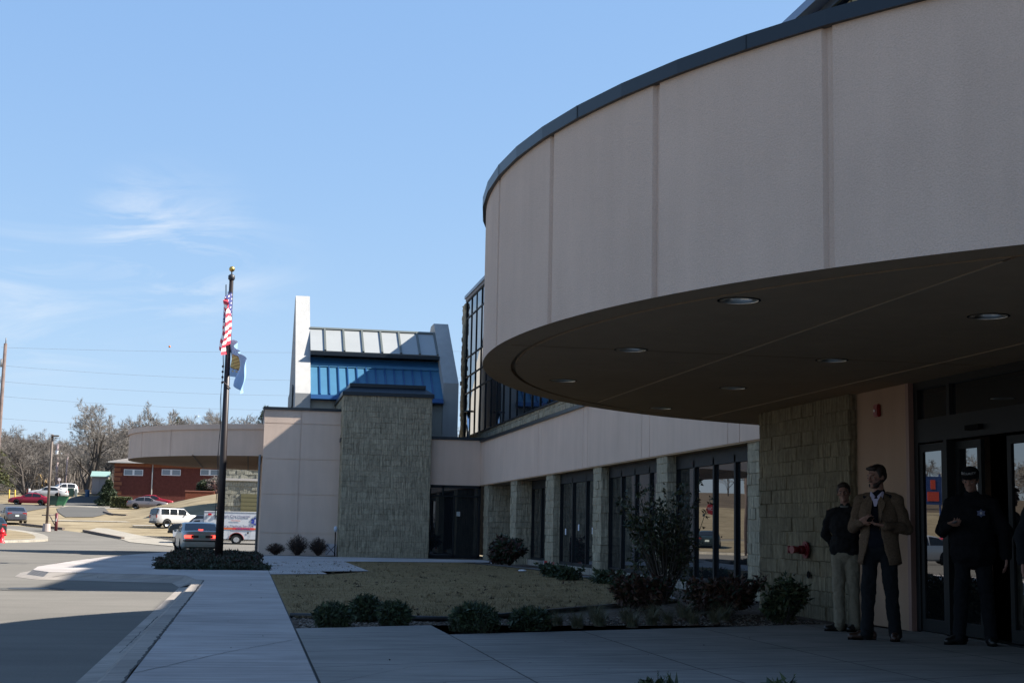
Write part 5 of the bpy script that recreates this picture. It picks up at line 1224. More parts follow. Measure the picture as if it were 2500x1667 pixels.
# clipped hedge
hx0, hx1 = atY(270, 1235, 173).x, atY(319, 1235, 173).x; zt_ = atY(295, 1213, 173).z; z0 = H(173)-.1
t = thing('clipped_hedge', 'clipped square yellow green hedge at the foot of the brick corner', 'hedge', ((hx0+hx1)/2, 173.6, z0)); m = MB(); rnd = random.Random(8); w_ = (hx1-hx0)/2; hh = zt_-z0
for i in range(5200):
    f = rnd.choice('fftlr'); 
    if f == 'f': p = Vector((rnd.uniform(-w_, w_), -.7, rnd.uniform(0, hh))); d = Vector((0, -1, 0))
    elif f == 't': p = Vector((rnd.uniform(-w_, w_), rnd.uniform(-.7, .7), hh)); d = Vector((0, 0, 1))
    else: p = Vector((w_ if f == 'r' else -w_, rnd.uniform(-.7, .7), rnd.uniform(0, hh))); d = Vector((1 if f == 'r' else -1, 0, 0))
    p -= d*rnd.uniform(0, .22)**1.0; a = (d*.8+Vector((rnd.gauss(0, .6), rnd.gauss(0, .6), rnd.gauss(0, .6)))).normalized(); b = rand_perp(rnd, a); s = rnd.uniform(.07, .15)
    m.quad([p-b*s*.5, p+b*s*.5, p+a*s*1.4], rnd.randrange(3))
m.build('foliage', [LEAFM, LEAFO, LEAFY], t, world=False); m = MB(); m.box(-w_+.2, w_-.2, -.5, .5, 0, hh-.25); m.build('inner_stems', LEAFD, t, world=False)
# small weeping tree in the planter and dark shrubs behind it
a = atY(505, 1210, 169.5); t = bare_tree('weeping_tree', 'small pale weeping bare tree with a curved trunk in the brick planter', 91, 4.6, .16, 4, mat('bark_pinkish', (.24, .13, .10), .9), TWIGL, None, kids=6, spread=.85, tw=.020, first=.4, droop=.22, forks=[((-.45, 0, 1), .62, 1), ((-.1, 0, 1), .60, .8)])
t.location = (a.x+1.2, 169.5, a.z+.3)
for k, (px, lab) in enumerate(((500, 'dark evergreen shrub left of the weeping tree trunk'), (528, 'dark evergreen shrub right of the weeping tree trunk'))):
    a = atY(px, 1210, 171); t = thing('dark_shrub', lab, 'shrub', (a.x, 171.5, a.z)); m = MB(); leaves(m, (0, 0, .8), (1.05, .9, 1.1), 2600, .13, random.Random(k), .45, (0, 0, 1)); m.build('foliage', [LEAFD, LEAFM], t, world=False)
    m = MB(); m.tube([(0, 0, 0), (0, 0, .9)], .06, 6); m.build('stem', BARK, t, world=False)

# ================================================================== SHRUBS AND GRASSES NEAR
def spiky_shrub(name, label, seed, rx, rz_, n, group=None, mats_=None, loc=(0, 0, 0), sp=.11):
    rnd = random.Random(seed); m = MB(); st = MB()
    for i in range(n):
        a = rnd.random()*2*pi; u = rnd.random()**.55; x, y = cos(a)*rx*u*.92, sin(a)*rx*u*.92; zt_ = rz_*sqrt(max(0, 1-u*u*.85))*rnd.uniform(.62, 1.06)
        d = Vector((x*1.3/rx*.55, y*1.3/rx*.55, 1)).normalized(); tip = Vector((x, y, zt_)); base = tip-d*sp*rnd.uniform(.9, 1.6)
        st.tube([Vector((x*.3, y*.3, 0)), base, tip], [.004, .003, .001], 3, caps=False)
        for k in range(16):
            f = k/16; p = base.lerp(tip, f); e = (rand_perp(rnd, d)*.75+d*.75).normalized(); s = sp*.30*(1-.4*f)*rnd.uniform(.7, 1.2); b = rand_perp(rnd, e)*s*.16
            m.quad([p-b, p+b, p+e*s], rnd.randrange(3))
    leaves(m, (0, 0, rz_*.42), (rx*.8, rx*.8, rz_*.45), n*4, sp*.3, rnd, .3, (0, 1))
    t = thing(name, label, 'shrub', loc, 0, group); m.build('foliage', mats_ or [LEAFD, LEAFM, mat('leaf_fresh', (.050, .085, .030), .6)], t, world=False); st.build('stems', BARK, t, world=False); return t
G = 'round evergreen shrubs along the plaza edge'
for args in ((.97, 16.05, .27, .30, 260, 'low round evergreen shrub nearest the sidewalk, left of the trio'), (1.42, 17.15, .25, .34, 260, 'round evergreen shrub set back in the middle of the left trio'), (1.70, 16.50, .25, .30, 260, 'round evergreen shrub on the right of the left trio, above the slab corner'),
             (2.45, 15.35, .33, .36, 380, 'largest evergreen shrub, just right of the slab corner'), (3.12, 15.65, .29, .30, 300, 'flat evergreen shrub right of the largest one')):
    spiky_shrub('evergreen_shrub', args[5], int(args[0]*100), args[2], args[3], args[4], G, loc=(args[0], args[1], -.02))
spiky_shrub('evergreen_shrub', 'sprigs of a bright green shrub cut off by the bottom edge', 901, .22, .31, 70, 'shrub tips at the bottom edge', loc=(2.36, 8.0, 0), sp=.12)
spiky_shrub('evergreen_shrub', 'second bright green shrub tip at the bottom edge, nearer the people', 902, .19, .30, 60, 'shrub tips at the bottom edge', loc=(3.12, 8.0, 0), sp=.12)
r = MB(); slab([(1.9, 6.2), (4.9, 6.2), (4.9, 8.5), (1.9, 8.4)], .006); struct(r, 'front_bed', [MULCH])
def leafy(name, label, loc, r_, n, size, mats_, mi, seed, group=None, arms=0, cat='shrub', twigs=30):
    rnd = random.Random(seed); t = thing(name, label, cat, loc, 0, group); m = MB(); st = MB()
    for k in range(9):
        a = rnd.random()*6.28; q = rnd.uniform(.1, .6); leaves(m, (cos(a)*r_[0]*q, sin(a)*r_[1]*q, r_[2]*rnd.uniform(.45, 1.45)), (r_[0]*rnd.uniform(.35, .6), r_[1]*rnd.uniform(.35, .6), r_[2]*rnd.uniform(.3, .5)), n//9, size, rnd, .3, mi)
    for k in range(twigs+arms):
        a = rnd.random()*6.28; u = rnd.uniform(.2, 1.0); tip = Vector((cos(a)*r_[0]*u, sin(a)*r_[1]*u, r_[2]*rnd.uniform(1.1, 2.0)*(1 if k >= arms else 1.12)))
        mid = tip*.5+Vector((rnd.uniform(-.1, .1)*r_[0], rnd.uniform(-.1, .1), .05)); st.tube([(0, 0, 0), mid, tip], [.012, .007, .003], 4, caps=False)
        for j in range(10): p = mid.lerp(tip, rnd.uniform(.3, 1.05)); leaves(m, tuple(p), (.05, .05, .05), 3, size, rnd, .2, mi)
    m.build('foliage', mats_, t, world=False); st.build('stems', BARK, t, world=False); return t
leafy('holly_shrub', 'tall loose dark evergreen shrub standing before the wing windows', (6.55, 21.9, -.02), (.78, .62, .86), 1700, .038, [LEAFD, LEAFM, LEAFO], (0, 0, 1, 2), 21, arms=40)
for k, (x, y, lab) in enumerate(((6.15, 18.35, 'red brown leafy shrub left of the entrance block wall, front one'), (6.75, 19.3, 'red brown leafy shrub against the far end of the block wall'), (5.6, 19.8, 'low red brown shrub below the tall dark shrub'))):
    leafy('red_shrub', lab, (x, y, -.02), (.48, .42, .25), 2100, .045, [LEAFR, LEAFD, mat('leaf_rust', (.085, .042, .022), .7)], (0, 0, 1, 2), 31+k, 'red brown shrubs', arms=10)
leafy('red_shrub', 'dark red leafed shrub at the foot of the second pier', (7.95, 43.2, -.02), (.62, .8, .44), 3000, .08, [LEAFR, LEAFD], (0, 1), 36, 'red brown shrubs', arms=8)
leafy('entrance_shrub', 'bushy dark green shrub before the block wall beside the plaza', (6.78, 17.35, -.02), (.34, .30, .27), 3800, .04, [LEAFD, LEAFM, LEAFO], (0, 1, 2), 41, arms=10)
for k in range(7):
    x, y = 7.2+.13*((k*5) % 4), 24.6+k*1.75
    leafy('low_shrub', 'low dark shrub in the mulch strip under the wing windows', (x, y, -.02), (.34, .34, .14), 900, .05, [LEAFD, LEAFM], (0, 1), 51+k, 'low shrubs under the wing windows', twigs=8)
# bed round the flagpole: low junipers, copied
rnd = random.Random(14); pj = None
for i in range(26):
    y = 36.0+(i//4)*2.6+rnd.uniform(-.7, .7); x0_ = -1.95+.28*rnd.random()-(y-35)*.02; x = -1.9+(i % 4)*.62+rnd.uniform(-.2, .2)
    if pj is None or i < 3:
        o = leafy('bed_shrub', 'low dark brown green shrub in the bed round the flagpole', (x, y, .0), (.50, .50, .075), 1500, .042, [mat('leaf_dull', (.030, .032, .018), .8), LEAFR, LEAFD], (0, 0, 1, 2), 61+i, 'low shrubs round the flagpole', arms=5, twigs=14)
        pj = pj or []; pj.append(o)
    else: dup(pj[i % 3], (x, y, 0), rnd.random()*6, scale=rnd.uniform(.8, 1.12))
m = MB(); rnd = random.Random(15)                # trailing ground cover at the front edge of the bed
for i in range(5000):
    x = rnd.uniform(-2.05, .56); y = 34.85+.35*(x+2.05)/2.6+rnd.random()**2*1.6; leaves(m, (x, y, .04), (.05, .05, .04), 1, .05, rnd, .1, (0, 1))
tag(m.build('ground_cover', [LEAFD, mat('leaf_dull', (.03, .032, .018), .8)]), 'dark trailing ground cover along the front edge of the flagpole bed', 'ground cover', kind='stuff')
# bare twiggy shrubs against the white wall
for k, (x, y, r0_, h_, lab) in enumerate(((1.05, 53.3, .42, .42, 'small bare twiggy shrub at the left foot of the panelled wall'), (1.85, 53.4, .5, .72, 'tallest bare twiggy shrub, middle one by the panelled wall'), (2.6, 53.3, .42, .64, 'bare twiggy shrub nearest the block tower'))):
    t = thing('bare_shrub', lab, 'shrub', (x, y, 0), 0, 'bare twiggy shrubs'); m = MB(); rnd = random.Random(70+k)
    for i in range(420):
        a = rnd.random()*6.28; u = rnd.random(); tip = Vector((cos(a)*r0_*u, sin(a)*r0_*u, h_*rnd.uniform(.5, 1.1)*sqrt(1-.6*u*u))); m.tube([(tip.x*.1, tip.y*.1, 0), tip*.55+Vector((rnd.uniform(-.05, .05), 0, .04)), tip], [.008, .006, .003], 3, caps=False)
    m.build('twigs', mat('twig_dark', (.05, .035, .032), .9), t, world=False)
    m = MB(); leaves(m, (0, 0, h_*.5), (r0_*.8, r0_*.8, h_*.5), 500, .03, rnd, .2); m.build('dry_leaves', mat('leaf_rust', (.085, .042, .022), .7), t, world=False)
# arching grass clumps
BLADE = mat('blade_dull', (.085, .09, .05), .7); BLADE2 = mat('blade_straw', (.16, .135, .075), .8)
gp = []; rnd = random.Random(19)
spots = [(3.75, 16.0), (4.1, 16.35), (4.45, 16.2), (4.8, 16.6), (5.1, 16.95), (4.2, 16.9), (4.65, 17.25), (5.4, 16.85), (5.75, 17.1), (5.15, 17.7), (5.6, 17.9), (4.4, 17.8), (6.0, 17.45), (3.6, 16.4)]
for i, (x, y) in enumerate(spots):
    if i < 3:
        t = thing('grass_clump', 'arching dull green and straw coloured ornamental grass clump by the plaza edge', 'ornamental grass', (x, y, -.02), 0, 'ornamental grass clumps'); m = MB()
        for j in range(230):
            a = rnd.random()*6.28; L_ = rnd.uniform(.16, .38); ln = rnd.uniform(.4, 1.1); d = Vector((cos(a), sin(a), 0)); b = Vector((-sin(a), cos(a), 0))*.0035; p = d*rnd.random()*.07; prev = p; q = []
            for s_ in range(5):
                u = s_/4; c = p+d*(L_*ln*u*u*.9)+Vector((0, 0, L_*(u-.55*ln*u*u*u))); q.append(c)
            for s_ in range(4): w0, w1 = 1-s_/4.2, 1-(s_+1)/4.2; m.quad([q[s_]-b*w0, q[s_]+b*w0, q[s_+1]+b*w1, q[s_+1]-b*w1], 0 if rnd.random() < .6 else 1)
        m.build('blades', [BLADE, BLADE2], t, world=False); m = MB(); m.ell((0, 0, .01), (.08, .08, .03)); m.build('crown_base', MULCH, t, world=False); gp.append(t)
    else: dup(gp[i % 3], (x, y, -.02), rnd.random()*6, scale=rnd.uniform(.8, 1.15))
# lawn blades and scattered fallen leaves
m = MB(); rnd = random.Random(23)
for i in range(42000):
    y = 17.6+(27.5)*rnd.random()**1.6; x = rnd.uniform(.6, 7.8)
    if x > 2.6+(y-17.3)*.82 or (y > 45 and x > 6.8): continue
    h = rnd.uniform(.012, .032); a = rnd.random()*3.14; c, s_ = cos(a)*.004, sin(a)*.004; lx, ly = rnd.uniform(-.02, .02), rnd.uniform(-.02, .02)
    m.quad([(x-c, y-s_, -.012), (x+c, y+s_, -.012), (x+lx, y+ly, -.012+h)], rnd.randrange(2))
for i in range(520):                             # darker and taller weed tufts, gathered in uneven patches
    y = 17.9+26*rnd.random()**1.5; x = rnd.uniform(.7, 7.6)
    if x > 2.4+(y-17.3)*.8 or sin(x*1.7+y*.9)+sin(y*.53-x) < -.3: continue
    for j in range(rnd.randrange(5, 16)):
        a = rnd.random()*6.28; c, s_ = cos(a)*.0045, sin(a)*.0045; h = rnd.uniform(.03, .075); xx, yy = x+rnd.gauss(0, .025), y+rnd.gauss(0, .03)
        m.quad([(xx-c, yy-s_, -.012), (xx+c, yy+s_, -.012), (xx+rnd.uniform(-.04, .04), yy+rnd.uniform(-.04, .04), -.012+h)], rnd.choice((0, 1, 1)))
tag(m.build('lawn_blades', [mat('blade_dry', (.185, .13, .065), .9), mat('blade_dry_dark', (.10, .078, .042), .9)]), 'short dormant straw coloured grass blades of the courtyard lawn', 'grass', kind='stuff')
m = MB()
for i in range(260):
    y = 17.8+27*rnd.random()**1.3; x = rnd.uniform(.7, 7.6)
    if x > 2.4+(y-17.3)*.8: continue
    for j in range(rnd.choice((1, 1, 2, 4))): leaves(m, (x, y, .006), (.04, .04, .006), 2, .030, rnd, .1, (0, 0, 1), asp=1.0)
for x, y in ((-.1, 13.1), (.2, 14.5), (.25, 22), (.1, 26.5), (3.6, 12.6), (4.5, 13.7), (5.3, 14.6), (1.2, 12)): leaves(m, (x, y, .004), (.015, .015, .002), 2, .016, rnd, .1, (0,), asp=1.0)
tag(m.build('fallen_leaves', [mat('leaf_fallen', (.04, .028, .018), .9), mat('leaf_fallen_tan', (.12, .08, .045), .9)]), 'scattered dark fallen leaves on the lawn and the concrete', 'fallen leaves', kind='stuff')
m = MB(); rnd = random.Random(29)
for i in range(4200): x = rnd.uniform(.6, 7.4); y = (15.42+.43*x if x < 2.1 else 14.07+.415*x)+rnd.random()**1.5*2.4; s_ = rnd.uniform(.008, .022); m.ell((x, y, -.025), (s_, s_*.8, s_*.5), rnd.randrange(2), seg=5, rings=3)
tag(m.build('mulch_chips', [mat('chip_pale', (.20, .17, .14), .9), mat('chip_dark', (.05, .04, .03), .9)]), 'loose chips of bark and gravel along the front planting bed', 'mulch', kind='stuff')

# ================================================================== SMALL FIXTURES
t = thing('fire_alarm', 'small red fire alarm box high on the beige wall by the doors', 'alarm', (7.79, 16.72, 2.68))
m = MB(); m.rbox((-.02, 0, 0), (.05, .13, .16), bev=.012); m.build('housing', mat('alarm_red', (.22, .008, .008), .4), t, world=False); m = MB(); m.rbox((-.055, .0, .0), (.03, .05, .03), bev=.01); m.build('strobe', CHROME, t, world=False)
t = thing('hose_connection', 'red fire hose connection with a round plate on the block wall', 'hose connection', (7.655, 18.8, .90))
HRD = mat('hose_red', (.16, .010, .014), .4)
m = MB(); m.tube([(0, 0, 0), (-.02, 0, 0)], [.12, .12], 24, sm=False); m.tube([(-.015, 0, 0), (-.035, 0, 0)], [.09, .085], 24, sm=False); m.build('plate', HRD, t, world=False)
m = MB(); m.tube([(-.03, 0, 0), (-.12, 0, 0)], .06, 16)
m.tube([(-.10, .0, .0), (-.20, .06, 0), (-.24, .07, 0)], [.05, .05, .055], 14); m.tube([(-.10, .0, .0), (-.20, -.06, 0), (-.24, -.07, 0)], [.05, .05, .055], 14); m.build('inlets', HRD, t, world=False)
t = thing('hose_nameplate', 'small dark oval plate under the red hose connection', 'plate', (7.66, 18.72, .56)); m = MB(); m.tube([(0, 0, 0), (-.012, 0, 0)], [.05, .05], 14); m.build('plate', BLACK, t, world=False)
t = thing('utility_box', 'small pale cabinet marked with crossed straps at the foot of the tower', 'utility box', (3.08, 53.5, 0))
m = MB(); m.rbox((0, 0, .22), (.40, .3, .42), bev=.02); m.build('cabinet', mat('box_pale', (.50, .46, .47), .6), t, world=False)
m = MB()
for s in (-1, 1): m.rbox((0, -.158, .22), (.50, .012, .022), rot=Euler((0, s*radians(48), 0)))
m.build('strap', mat('strap_dark', (.07, .07, .09), .6), t, world=False)
t = thing('electric_meter', 'pale round meter on a pipe at the left corner of the block tower', 'meter', (3.20, 53.0, 0))
m = MB(); m.ell((0, 0, .98), (.07, .07, .11)); m.build('meter', mat('meter_pale', (.42, .48, .55), .3), t, world=False); m = MB(); m.tube([(0, .05, 0), (0, .05, .95)], .02, 6); m.build('pipe', BLACK, t, world=False)
for k, (x, y, lab) in enumerate(((8.55, 40.9, 'small red marker flag by the third pier'), (8.45, 39.5, 'small pink marker flag a step nearer than the red one'))):
    t = thing('marker_flag', lab, 'marker flag', (x, y, 0), 0, 'small marker flags'); m = MB(); m.tube([(0, 0, 0), (0, 0, .22)], .004, 4); m.build('wire', CHROME, t, world=False); m = MB(); m.quad([(0, 0, .22), (.11, -.02, .21), (.10, -.01, .13), (0, 0, .14)]); m.build('flag', mat('flag_orange_%d' % k, (.45, .05, .04) if k == 0 else (.4, .12, .10), .7), t, world=False)
for k, (px, py, lab) in enumerate(((1206, 1375, 'scrap of white paper in the mulch beside the end window'), (1275, 1394, 'crumpled white scrap at the lawn edge near the red shrub'), (1347, 1392, 'white paper cup lying by the third pier'))):
    a = atZ(px, py, 0); m = MB(); m.ell((a.x, a.y, .02), (.12, .07, .03), seg=8, rings=5); tag(m.build('paper_scrap', mat('paper_white', (.8, .8, .85), .7)), lab, 'litter')

# ================================================================== PEOPLE
def skin_mat(n, c):
    m = mat(n, c, .5, spec=.35); _, _, b = nodes(m); b.inputs['Subsurface Weight'].default_value = .05; return m
SKIN = skin_mat('skin', (.27, .145, .105))
def cloth(name, c, sc_=14, st=.5, dist=.02, rough=.9): return mat(name, c, rough, spec=.12, noise=(40, .12), bump=(sc_, st, dist))
def organic(name, mb, material, parent, voxel, smooth=5, fold=None, fac=.5):
    o = mb.build(name, material, parent, world=False)
    md = o.modifiers.new('remesh', 'REMESH'); md.mode = 'VOXEL'; md.voxel_size = voxel; md.use_smooth_shade = True
    sm = o.modifiers.new('smooth', 'SMOOTH'); sm.factor = fac; sm.iterations = smooth
    if fold:
        tx = bpy.data.textures.new('folds', 'CLOUDS'); tx.noise_scale = fold[0]; tx.noise_depth = 2
        d = o.modifiers.new('folds', 'DISPLACE'); d.texture = tx; d.strength = fold[1]; d.mid_level = .5; d.texture_coords = 'LOCAL'
    return o
def V(*a): return Vector(a)
def hand_prims(mb, wrist, fdir, nrm, side, curl, s=1.0, spread=.0, thumb_in=.5):
    """palm, four bent fingers of different length and a thumb. fdir along the hand, nrm out of the palm, side = +1 thumb on +s axis"""
    f = fdir.normalized(); n = (nrm-f*nrm.dot(f)).normalized(); sv = f.cross(n).normalized()*side
    c = wrist+f*.045*s
    for k in range(4):
        o = sv*(.030-.020*k)*s; mb.cap(wrist+o*.75+f*.008*s, wrist+o+f*.085*s, .0155*s, .0135*s, n=8)
    for k, ln in enumerate((.070, .079, .074, .058)):
        o = sv*(.031-.0207*k)*s; base = wrist+o+f*.088*s; L1 = ln*.48*s; L2 = ln*.30*s; L3 = ln*.24*s; a = curl*(.8+.12*k)
        d1 = (f*cos(a*.6)+n*sin(a*.6)+sv*spread*(1.5-k)*.12).normalized(); d2 = (f*cos(a*1.4)+n*sin(a*1.4)).normalized(); d3 = (f*cos(a*2.0)+n*sin(a*2.0)).normalized()
        p1 = base+d1*L1; p2 = p1+d2*L2; p3 = p2+d3*L3
        mb.cap(base, p1, .0092*s, .0086*s, n=8); mb.cap(p1, p2, .0086*s, .0080*s, n=8); mb.cap(p2, p3, .0080*s, .0070*s, n=8)
    tb = wrist+sv*.026*s+f*.022*s; d1 = (sv*(.75-.2*thumb_in)+f*.62+n*.35*thumb_in).normalized(); d2 = (sv*(.35-.45*thumb_in)+f*.85+n*.5*thumb_in).normalized()
    p1 = tb+d1*.042*s; p2 = p1+d2*.034*s; mb.cap(tb-sv*.006, p1, .0135*s, .0105*s, n=8); mb.cap(p1, p2, .0105*s, .0080*s, n=8)
def head_xf(yaw, pitch, roll=0.0):
    pv = V(0, .01, 1.56); R_ = Euler((pitch, roll, yaw), 'XYZ').to_matrix()
    return lambda p: pv+R_@(Vector(p)-pv), R_
def person(label, loc, rz, height, arms, head=(0, 0, 0), build=1.0, stance=((-.11, 0), (.11, .02)), toes=(0, 0), skin=SKIN, hair=(.02, .013, .01), hair_style='short',
           trousers=None, shoes=None, belly=0.0, group='people by the entrance doors', hands=(True, True)):
    """facing -Y. arms: for left(-x) and right(+x): (elbow, wrist, hand direction, palm normal, curl)"""
    t = thing('person', label, 'person', loc, rz, group); S = height/1.80; t.scale = (S, S, S); xf, HR_ = head_xf(*head); B = MB()
    er = HR_.to_quaternion().to_euler()
    def he(c, r, rot=None, seg=18, rings=12, tgt=None): (tgt or B).ell(tuple(xf(c)), r, rot=(HR_ @ rot.to_matrix()).to_euler() if rot else er, seg=seg, rings=rings)
    he((0, .012, 1.705), (.074, .094, .092)); he((0, -.028, 1.655), (.058, .060, .080)); he((0, -.045, 1.605), (.042, .042, .036)); he((0, -.02, 1.63), (.060, .055, .05))
    he((0, -.078, 1.715), (.052, .020, .016))                     # brow
    B.cap(xf((0, -.088, 1.700)), xf((0, -.112, 1.663)), .010, .0145, n=8)   # nose
    he((-.012, -.098, 1.658), (.010, .012, .008)); he((.012, -.098, 1.658), (.010, .012, .008))
    he((0, -.088, 1.630), (.024, .012, .0075)); he((0, -.086, 1.618), (.021, .012, .0080)); he((0, -.080, 1.590), (.022, .020, .018))
    for s_ in (-1, 1):
        he((s_*.036, -.070, 1.672), (.022, .020, .018)); he((s_*.076, .012, 1.675), (.010, .020, .032), Euler((radians(12), 0, 0)))
    B.cap(V(0, .03, 1.46), xf((0, .008, 1.60)), .060, .055)
    B.cap(V(-.10, .01, 1.44), V(.10, .01, 1.44), .055, .055); B.ell((0, 0, 1.28), (.155*build, .105, .20)); B.ell((0, -.005, 1.06), (.145*build, .10+belly, .16)); B.ell((0, 0, .95), (.155*build, .105, .11))
    feet = []
    for i, s_ in enumerate((-1, 1)):
        fx, fy = stance[i]; hip = V(s_*.088, 0, .92); ank = V(fx, fy+.03, .09); kn = hip.lerp(ank, .52)+V(0, -.02, 0)
        B.cap(hip, kn, .078, .052); B.cap(kn, kn.lerp(ank, .35), .052, .052); B.cap(kn.lerp(ank, .35), ank, .052, .036); feet.append((hip, kn, ank))
        B.cap(ank, ank+V(0, -.015, -.035), .032, .028)
        el, wr_, fd, nr, cu = arms[i]; sh = V(s_*.185*build, .005, 1.435); el, wr_ = Vector(el), Vector(wr_)
        B.cap(sh, el, .050, .038); B.cap(el, wr_, .038, .024)
        if hands[i]: hand_prims(B, wr_, Vector(fd), Vector(nr), (-1 if s_ < 0 else 1)*1, cu)
    body = organic('body', B, skin, t, .0058, 3)
    E_ = MB(); P_ = MB()
    for s_ in (-1, 1): he((s_*.033, -.083, 1.682), (.0115, .009, .0075), tgt=E_, seg=10, rings=8); he((s_*.033, -.0905, 1.682), (.005, .003, .005), tgt=P_, seg=8, rings=6)
    e = E_.build('eyes', mat('eye_white', (.22, .20, .18), .3), t, world=False); P_.build('irises', BLACK, e, world=False)
    Hm = MB(); HC = mat('hair_%d' % int(hair[0]*1000), hair, .7, bump=(60, .6, .01))
    if hair_style != 'none':
        he((0, .026, 1.725), (.083, .098, .090), tgt=Hm); he((0, .045, 1.69), (.080, .078, .08), tgt=Hm)
        he((0, -.045, 1.778), (.060, .048, .026), tgt=Hm); he((-.03, -.06, 1.775), (.04, .03, .02), tgt=Hm)
        for s_ in (-1, 1): he((s_*.070, .0, 1.705), (.014, .035, .036), tgt=Hm)
        organic('hair', Hm, HC, t, .007, 3, fold=(.03, .012))
        Bm = MB()
        for s_ in (-1, 1): Bm.cap(xf((s_*.018, -.094, 1.705)), xf((s_*.050, -.080, 1.708)), .0045, .0035, n=6)
        Bm.build('eyebrows', HC, t, world=False)
    # trousers with hems, shoes with soles
    Tm = MB(); Tm.ell((0, .005, .95), (.172*build, .125+belly*.6, .12)); Tm.ell((0, .02, .90), (.165, .12, .10))
    for i, (hip, kn, ank) in enumerate(feet):
        hem = ank+V(0, .0, -.022); Tm.cap(hip+V(0, 0, .02), kn, .100, .076); Tm.cap(kn, hem+V(0, -.005, .0), .076, .070)
        Tm.ell((hem.x, hem.y-.03, hem.z-.005), (.066, .085, .050)); Tm.cap(hem+V(0, 0, .03), hem+V(0, -.035, -.015), .066, .060)
    organic('trousers', Tm, trousers, t, .011, 5, fold=(.10, .030))
    for i, (hip, kn, ank) in enumerate(feet):
        a = radians(toes[i]); d = V(sin(a), -cos(a), 0); Sm = MB(); h0 = V(ank.x, ank.y+.0, 0)
        Sm.cap(h0-d*.055+V(0, 0, .048), h0+d*.06+V(0, 0, .05), .052, .048); Sm.cap(h0+V(0, 0, .05), h0+V(0, .0, .095), .050, .046); Sm.cap(h0+d*.02+V(0, 0, .07), h0+d*.08+V(0, 0, .05), .046, .046); Sm.cap(h0+d*.06+V(0, 0, .042), h0+d*.175+V(0, 0, .034), .045, .036)
        sh_ = organic('shoe', Sm, shoes, t, .009, 2)
        So = MB(); sd = V(cos(a), sin(a), 0); out = []
        for k in range(20):
            th = 2*pi*k/20; out.append((h0+d*(.055+.155*cos(th))+sd*(.047*sin(th)*(1+.12*cos(th)))))
        So.add([(p.x, p.y, .0) for p in out]+[(p.x, p.y, .022) for p in out], [tuple(range(20))[::-1], tuple(range(20, 40))]+[(k, (k+1) % 20, 20+(k+1) % 20, 20+k) for k in range(20)]); So.build('sole', BLACK, sh_, world=False)
    return t, xf, HR_
def torso_cloth(name, t, material, arms, build=1.0, hem=.86, extra=0.0, sleeve=.052, cuff=.038, belly=0.0, fold=(.11, .035), voxel=.010, collar=True):
    m = MB(); e = extra
    m.cap(V(-.115*build, .01, 1.435), V(.115*build, .01, 1.435), .072+e, .072+e); m.ell((0, .0, 1.27), (.182*build+e, .128+e, .21)); m.ell((0, -.002, 1.08), (.172*build+e, .122+e+belly, .18)); m.ell((0, 0, hem+.10), (.178*build+e, .13+e+belly*.8, .13))
    m.cap(V(-.07, 0, hem+.06), V(.07, 0, hem+.06), .115+e, .115+e)
    if collar: m.cap(V(0, .022, 1.45), V(0, .018, 1.525), .068+e*.5, .062+e*.5)
    for i, s_ in enumerate((-1, 1)):
        el, wr_ = Vector(arms[i][0]), Vector(arms[i][1]); sh = V(s_*.185*build, .005, 1.43)
        m.cap(sh+V(-s_*.012, 0, -.012), el, .058+e*.8, sleeve+e*.8); m.cap(el, wr_.lerp(el, .04), sleeve+e*.8, cuff+e*.6)
    return organic(name, m, material, t, voxel, 5, fold=fold)
KHAKI = cloth('khaki_cloth', (.20, .175, .13)); BLACKC = cloth('black_cloth', (.012, .013, .015)); NAVYC = cloth('navy_trouser', (.010, .011, .013)); SHOE = mat('black_leather', (.012, .011, .010), .35); SHOEB = mat('brown_leather', (.045, .022, .014), .4)
